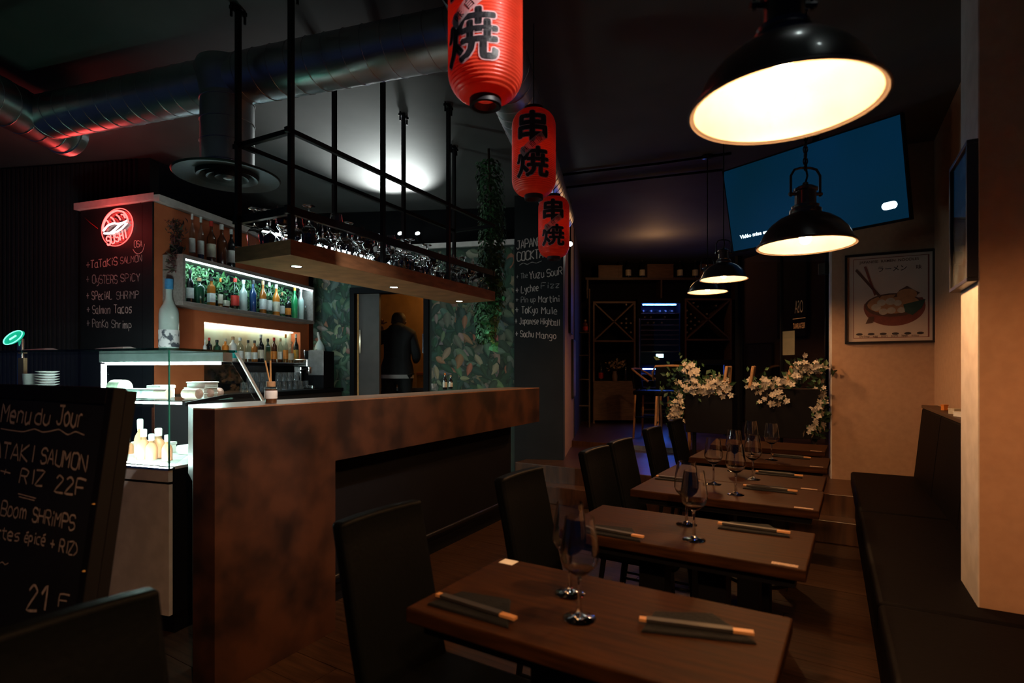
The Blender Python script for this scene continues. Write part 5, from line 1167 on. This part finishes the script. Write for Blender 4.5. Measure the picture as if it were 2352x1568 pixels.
planter(1712,1884,892,1005,5.18,'right black planter box with white blossoms spilling down its corner', ((1730,842,890),(1818,842,880)), [(1745,885,14,10),(1780,882,22,9),(1790,905,16,14),(1775,920,14,8),(1822,868,8,6),(1838,840,9,7),(1870,843,16,6),(1885,905,6,22),(1878,950,8,16),(1868,990,9,8)], 31, [(1850,865,14,10),(1885,960,8,20)])
# bar table and bar chairs in the wine room
tz = H+(HY-826)*7.2/F; x0, x1 = wy(1578,0,7.2), wy(1712,0,7.2)
t = thing('bar_table', 'black high bar table behind the flower planters', 'table', ((x0+x1)/2,7.5,ZUP))
part('table_top', MB().box(x0,x1,7.2,7.8,tz-.06,tz), M_black, t, bevel=.004)
for a in (x0+.05,x1-.05):
    for b in (7.25,7.75): part('leg', MB().box(a-.02,a+.02,b-.02,b+.02,ZUP,tz-.06), M_iron, t)
part('footrest', MB().box(x0+.07,x1-.07,7.24,7.26,ZUP+.25,ZUP+.28), M_chrome, t)
def barchair(px, py, Y, rz, lb):
    P = hy(px,py,Y); hgt = P.z-ZUP; t = thing('bar_chair', lb, 'chair', (P.x,P.y,ZUP), rz, 'bar chairs in the wine room')
    obj('seat', MB().box(-.2,.2,-.2,.2,hgt-.34,hgt-.28), M_leather, t, bevel=.02, seg=3)
    obj('backrest', arc_panel(.36, [(.17,hgt-.26),(.19,hgt-.12),(.20,hgt)], .03), M_leather, t, bevel=.008)
    obj('top_rail', MB().tube([(-.02,-.22,hgt-.16),(.12,-.22,hgt-.06),(.215,-.18,hgt+.005),(.225,0,hgt+.012),(.215,.18,hgt+.005),(.12,.22,hgt-.06),(-.02,.22,hgt-.16)], .013, 8), M_stick, t, smooth=60)
    for a in (-.17,.17):
        for b in (-.17,.17): obj('leg', MB().tube([(a,b,hgt-.33),(a*1.12,b*1.12,0)], .014, 8), M_stick, t, smooth=60)
    for b in (-.18,.18): obj('footrest', MB().tube([(-.18,b,.28),(.18,b,.28)], .009, 6), M_iron, t)
barchair(1497,848,7.5,2.6,'bar chair with curved wooden rail left of the flowers'); barchair(1545,842,6.55,-1.9,'bar chair with wooden rim seen from behind beside the blue cooler')
# ------------------------------------------------------------------ small things on the bar
P = hz(622,926,ZC); t = thing('reed_diffuser', 'amber reed diffuser with two wooden sticks on the bar corner', 'reed diffuser', (P.x,P.y,ZC+.0005)); s = P.y/F
obj('glass_jar', MB().lathe([(0,0),(13.5*s,0),(14*s,2*s),(14*s,34*s),(12*s,38*s),(9*s,39*s)], 20), M_glass, t, smooth=50)
obj('liquid', MB().lathe([(0,1*s),(12.6*s,1*s),(12.8*s,33*s),(0,33*s)], 20), pm('diffuser_oil', (.10,.035,.010), .2), t, smooth=50)
obj('label', MB().lathe([(14.1*s,11*s),(14.2*s,11.2*s),(14.2*s,29*s),(14.1*s,29.2*s)], 20), M_paper, t, smooth=60)
obj('cork', MB().lathe([(9.5*s,38*s),(10*s,39*s),(10*s,49*s),(9*s,50*s),(0,50*s)], 18), bmat('cork',False), t, smooth=40)
for (a, b) in ((-13,0),(-2.5,4)): obj('reed_stick', MB().tube([(a*.15*s,b*.2*s,46*s),(a*s*1.0,b*s,98*s)], 1.8*s, 8), pm('reed', (.65,.32,.10), .6), t, smooth=60)
for (px, py, top, lb, cap) in ((1022,893,858,'small dark sauce bottle with orange cap on the far bar','orange'),(1035,891,863,'shorter dark sauce bottle beside it on the far bar','cork')):
    P = hz(px,py+1.5,ZC); hgt = (py-top)*P.y/F; bottle((P.x,P.y,ZC+.0005), hgt+.01, .017, 'black', 'cream', cap, lb)
P = hz(996,895.5,ZC); o = obj('shot_glass', MB().lathe([(0,.0),(.018,0),(.02,.01),(.024,.05),(.022,.05),(.018,.012),(0,.01)], 18), M_wglass, None, smooth=60); o.location = (P.x,P.y,ZC+.0005); tag(o, 'small clear glass standing alone on the far bar', 'glass')
# ------------------------------------------------------------------ kitchen and person
YK = 7.15
P = hy(872,893,7.9)
t = thing('kitchen_counter', 'kitchen counter with orange lit containers behind the person', 'counter', (-1.4,8.0,ZUP))
part('body', MB().box(-3.0,-.2,7.75,8.25,ZUP,1.02), M_black, t); part('worktop', MB().box(-3.0,-.2,7.72,8.25,1.02,1.06), M_grey, t)
for (px, w, h0, hh, c, lb, nm) in ((876,.12,0,.16,'yellow','yellow labelled tub on the kitchen counter','food_tub'),(968,.06,0,.22,'yellow','stack of yellow boxes right of the person in the kitchen','food_tub')):
    q = hy(px,870,7.85); t = thing(nm, lb, 'tub', (q.x,7.88,1.0605)); obj('body', MB().box(-w,w,-.08,.08,0,hh*.8), bmat(c,False), t, bevel=.006); obj('lid', MB().box(-w-.005,w+.005,-.085,.085,hh*.8,hh), bmat('orange',False), t, bevel=.004)
q = hy(874,835,7.85); t = thing('food_bag', 'orange plastic bag on top of the yellow tub', 'bag', (q.x,7.88,1.2215)); obj('bag', MB().lathe([(0,0),(.10,0),(.12,.04),(.10,.10),(.05,.14),(.02,.16),(.035,.18),(0,.175)], 18), bmat('orange',False), t, smooth=60)
def skin(name, verts, edges, radii, mat, parent, root=0, sub=2):
    me = bpy.data.meshes.new(name); me.from_pydata(verts, edges, []); me.update(); me.materials.append(mat)
    o = bpy.data.objects.new(name, me); COL.objects.link(o); o.parent = parent
    o.modifiers.new('skin','SKIN'); m_ = o.modifiers.new('sub','SUBSURF'); m_.levels = sub; m_.render_levels = sub
    for i, r in enumerate(radii): me.skin_vertices[0].data[i].radius = r if isinstance(r, tuple) else (r,r); me.skin_vertices[0].data[i].use_root = (i == root)
    for i_ in range(len(me.polygons)): me.polygons[i_].use_smooth = True
    o.modifiers['skin'].use_smooth_shade = True
    return o
pp0 = hy(912,800,YK); t = thing('person', 'person in dark hooded jacket seen from behind in the kitchen doorway, left arm raised', 'person', (pp0.x,YK,ZUP), 0)
V = [(0,0,.92),(0,0,1.08),(.01,.01,1.25),(.01,.03,1.38),(.01,.07,1.43),(.0,.10,1.49),(.0,.11,1.56),   # pelvis..head
     (-.17,.03,1.36),(-.235,.06,1.24),(-.21,.02,1.43),(-.205,.02,1.48),                                     # left arm raised
     (.18,.03,1.35),(.24,.06,1.10),(.20,.24,1.02),(.17,.31,1.03),                                          # right arm
     (-.10,0,.86),(-.11,.01,.48),(-.11,0,.08),(-.11,-.0,.04),(-.12,.14,.03),(.10,0,.86),(.11,.01,.48),(.11,0,.08),(.11,0,.04),(.12,.14,.03)]
E = [(0,1),(1,2),(2,3),(3,4),(4,5),(5,6),(3,7),(7,8),(8,9),(9,10),(3,11),(11,12),(12,13),(13,14),(0,15),(15,16),(16,17),(17,18),(18,19),(0,20),(20,21),(21,22),(22,23),(23,24)]
Rr_ = [(.15,.11),(.14,.10),(.16,.10),(.12,.09),.055,.085,.08,.06,.048,.036,.03,.06,.048,.036,.03,.09,.06,.045,.04,.035,.09,.06,.045,.04,.035]
skin('body', V, E, Rr_, M_skin, t)
Vj = [(0,0,.84),(0,0,1.06),(.01,.01,1.25),(.01,.03,1.38),(.0,.05,1.46),(-.005,.075,1.50),(-.17,.03,1.36),(-.235,.06,1.24),(-.212,.025,1.40),(.18,.03,1.35),(.24,.06,1.10),(.205,.22,1.03)]
Ej = [(0,1),(1,2),(2,3),(3,4),(4,5),(3,6),(6,7),(7,8),(3,9),(9,10),(10,11)]
skin('jacket', Vj, Ej, [(.20,.155),(.185,.145),(.195,.14),(.15,.12),(.10,.10),(.085,.085),.082,.068,.05,.082,.068,.05], M_jacket, t)
skin('hood', [(0,.0,1.37),(0,-.02,1.44),(0,.02,1.49)], [(0,1),(1,2)], [(.12,.08),(.13,.085),(.10,.06)], M_jacket, t)
skin('trousers', [(0,0,.93),(-.10,0,.80),(-.11,.01,.48),(-.11,0,.07),(.10,0,.82),(.11,.01,.48),(.11,0,.07)], [(0,1),(1,2),(2,3),(0,4),(4,5),(5,6)], [(.175,.135),.115,.085,.07,.115,.085,.07], pm('dark_trousers', (.012,.012,.014), .85), t)
obj('jacket_waist', MB().lathe([(.20,.845),(.214,.85),(.212,.90),(.198,.98),(.17,1.06)], 28), M_jacket, t, smooth=60).scale = (1.0,.80,1)
obj('shirt_hem', MB().lathe([(.205,.80),(.213,.805),(.211,.85),(.20,.86)], 28), M_white, t, smooth=60).scale = (1.0,.80,1)
obj('hair', MB().lathe([(.086,1.505),(.094,1.56),(.088,1.61),(.06,1.65),(.0,1.662)], 24, (.0,.105,0)), pm('hair_brown', (.05,.026,.014), .6, scale=60, bump=.3), t, smooth=60)
for k in range(5):
    a = Vector((-.205,.02,1.485)); d = Vector(((-.022+.011*k) if k < 4 else .045, .02, .075-.006*abs(k-1.5) if k < 4 else .03)); m_ = a + Vector(((-.02+.011*k) if k < 4 else .02,0,.015))
    obj('finger', MB().tube([m_, m_+d*.55, m_+d*.9+Vector((0,.02,0))], [.009,.0085,.007], 8), M_skin, t, smooth=180)
for sg in (-1,1): obj('ear', MB().lathe([(0,-.022),(.012,-.012),(.014,.005),(.008,.02),(0,.024)], 10, (sg*.088,.105,1.53)), M_skin, t, smooth=180)
# left slatted wall
wl = [o for o in COL.objects if o.name.startswith('wall_left_back')][0]
d_ = (Vector((-3.25,5.0,0))-Vector((-6.5,5.55,0))).normalized(); PS = Plane((-6.5,5.55,0), d_)
sl = obj('slat', MB().pbox(PS, 0, .024, .02, CEIL-.02, .001, .03), M_dwall, wl); n_ = int(3.2/.05)
for k in range(1, n_):
    o = bpy.data.objects.new('slat', sl.data); COL.objects.link(o); o.parent = wl; o.location = d_*(.05*k)
# ceiling light track and spotlights
t = thing('light_track', 'thin black light track across the ceiling toward the television', 'light track', (1.2,4.3,CEIL-.03))
part('rail', MB().tube([hz(1290,402,CEIL-.02), hz(1520,375,CEIL-.02), hz(1680,352,CEIL-.02)], .012, 6), M_black, t)
t2 = thing('light_track', 'second black light track on the ceiling just beyond the first', 'light track', (1.2,4.6,CEIL-.03))
part('rail', MB().tube([hz(1290,432,CEIL-.02), hz(1500,408,CEIL-.02), hz(1660,390,CEIL-.02)], .012, 6), M_black, t2)
def spotlight(P, aim, lb, e, color=(.92,1,.97), angle=110, glow=60, r=.035, size=.03, blend=.6, mount=None):
    P = Vector(P); aim = Vector(aim).normalized(); t = thing('spotlight', lb, 'spotlight', P)
    part('housing', MB().tube([P-aim*.10, P-aim*.095, P-aim*.0], [r*.6,r,r], 20), M_black, t, smooth=40)
    q = aim.orthogonal().normalized(); w = aim.cross(q)
    part('lens', MB().add([P+aim*.001]+[P+aim*.001+(q*math.cos(2*PI*i/20)+w*math.sin(2*PI*i/20))*r*.85 for i in range(20)], [(0,i+1,(i+1)%20+1) for i in range(20)]), mat_cache('spot%d' % glow, lambda: em('spot_lens', (.85,1,.97), glow)), t)
    m = mount if mount is not None else Vector((P.x,P.y,CEIL)); part('arm', MB().tube([P-aim*.05, m], .008, 8), M_black, t)
    if e: lamp('spot_beam', 'SPOT', P+aim*.01, e, color, t, aim=aim, size=size, angle=angle, blend=blend)
    return t
for px, lb in ((919,'left small uplight shining at the ceiling above the end wall'),(959,'right small uplight shining at the ceiling above the end wall')):
    P = PE.hit(px, 536, .22); spotlight(P, (-.10,-1,.68), lb, 330, mount=PE.at(PE.uv(px,536,.22)[0], CORN-.03, 0), angle=66, blend=1.0, size=.08, glow=30, r=.03)
P = hy(1310,560,6.3); spotlight(P, (-.1,-1,-.35), 'white spotlight right of the farthest lantern', 6, glow=30, r=.03)
P = hy(1265,452,5.6); spotlight(P, (.3,-.6,-.8), 'small spotlight between the middle and farthest lantern', 0, glow=12, r=.022)
spotlight((.95,.75,3.0), (-.85,.9,-.75), 'ceiling spotlight above the near pendant', 240, color=(1,.95,.9), angle=36, glow=30, blend=1)
spotlight((.80,1.22,3.06), (-.13,-.02,-1), 'small added unseen downlight putting a highlight on the near pendant shade', 14, color=(.95,1,1), angle=19, glow=30, size=.06, blend=.8)  # extra spot put in to make the highlight on top of the shade
# accent lamps of rooms out of direct view
lamp('kitchen_lamp', 'POINT', (-.75,7.7,2.6), 14, (1,.48,.12), None, size=.1)
lamp('wine_room_lamp', 'POINT', (2.0,7.8,2.9), 9, (1,.5,.2), None, size=.15)
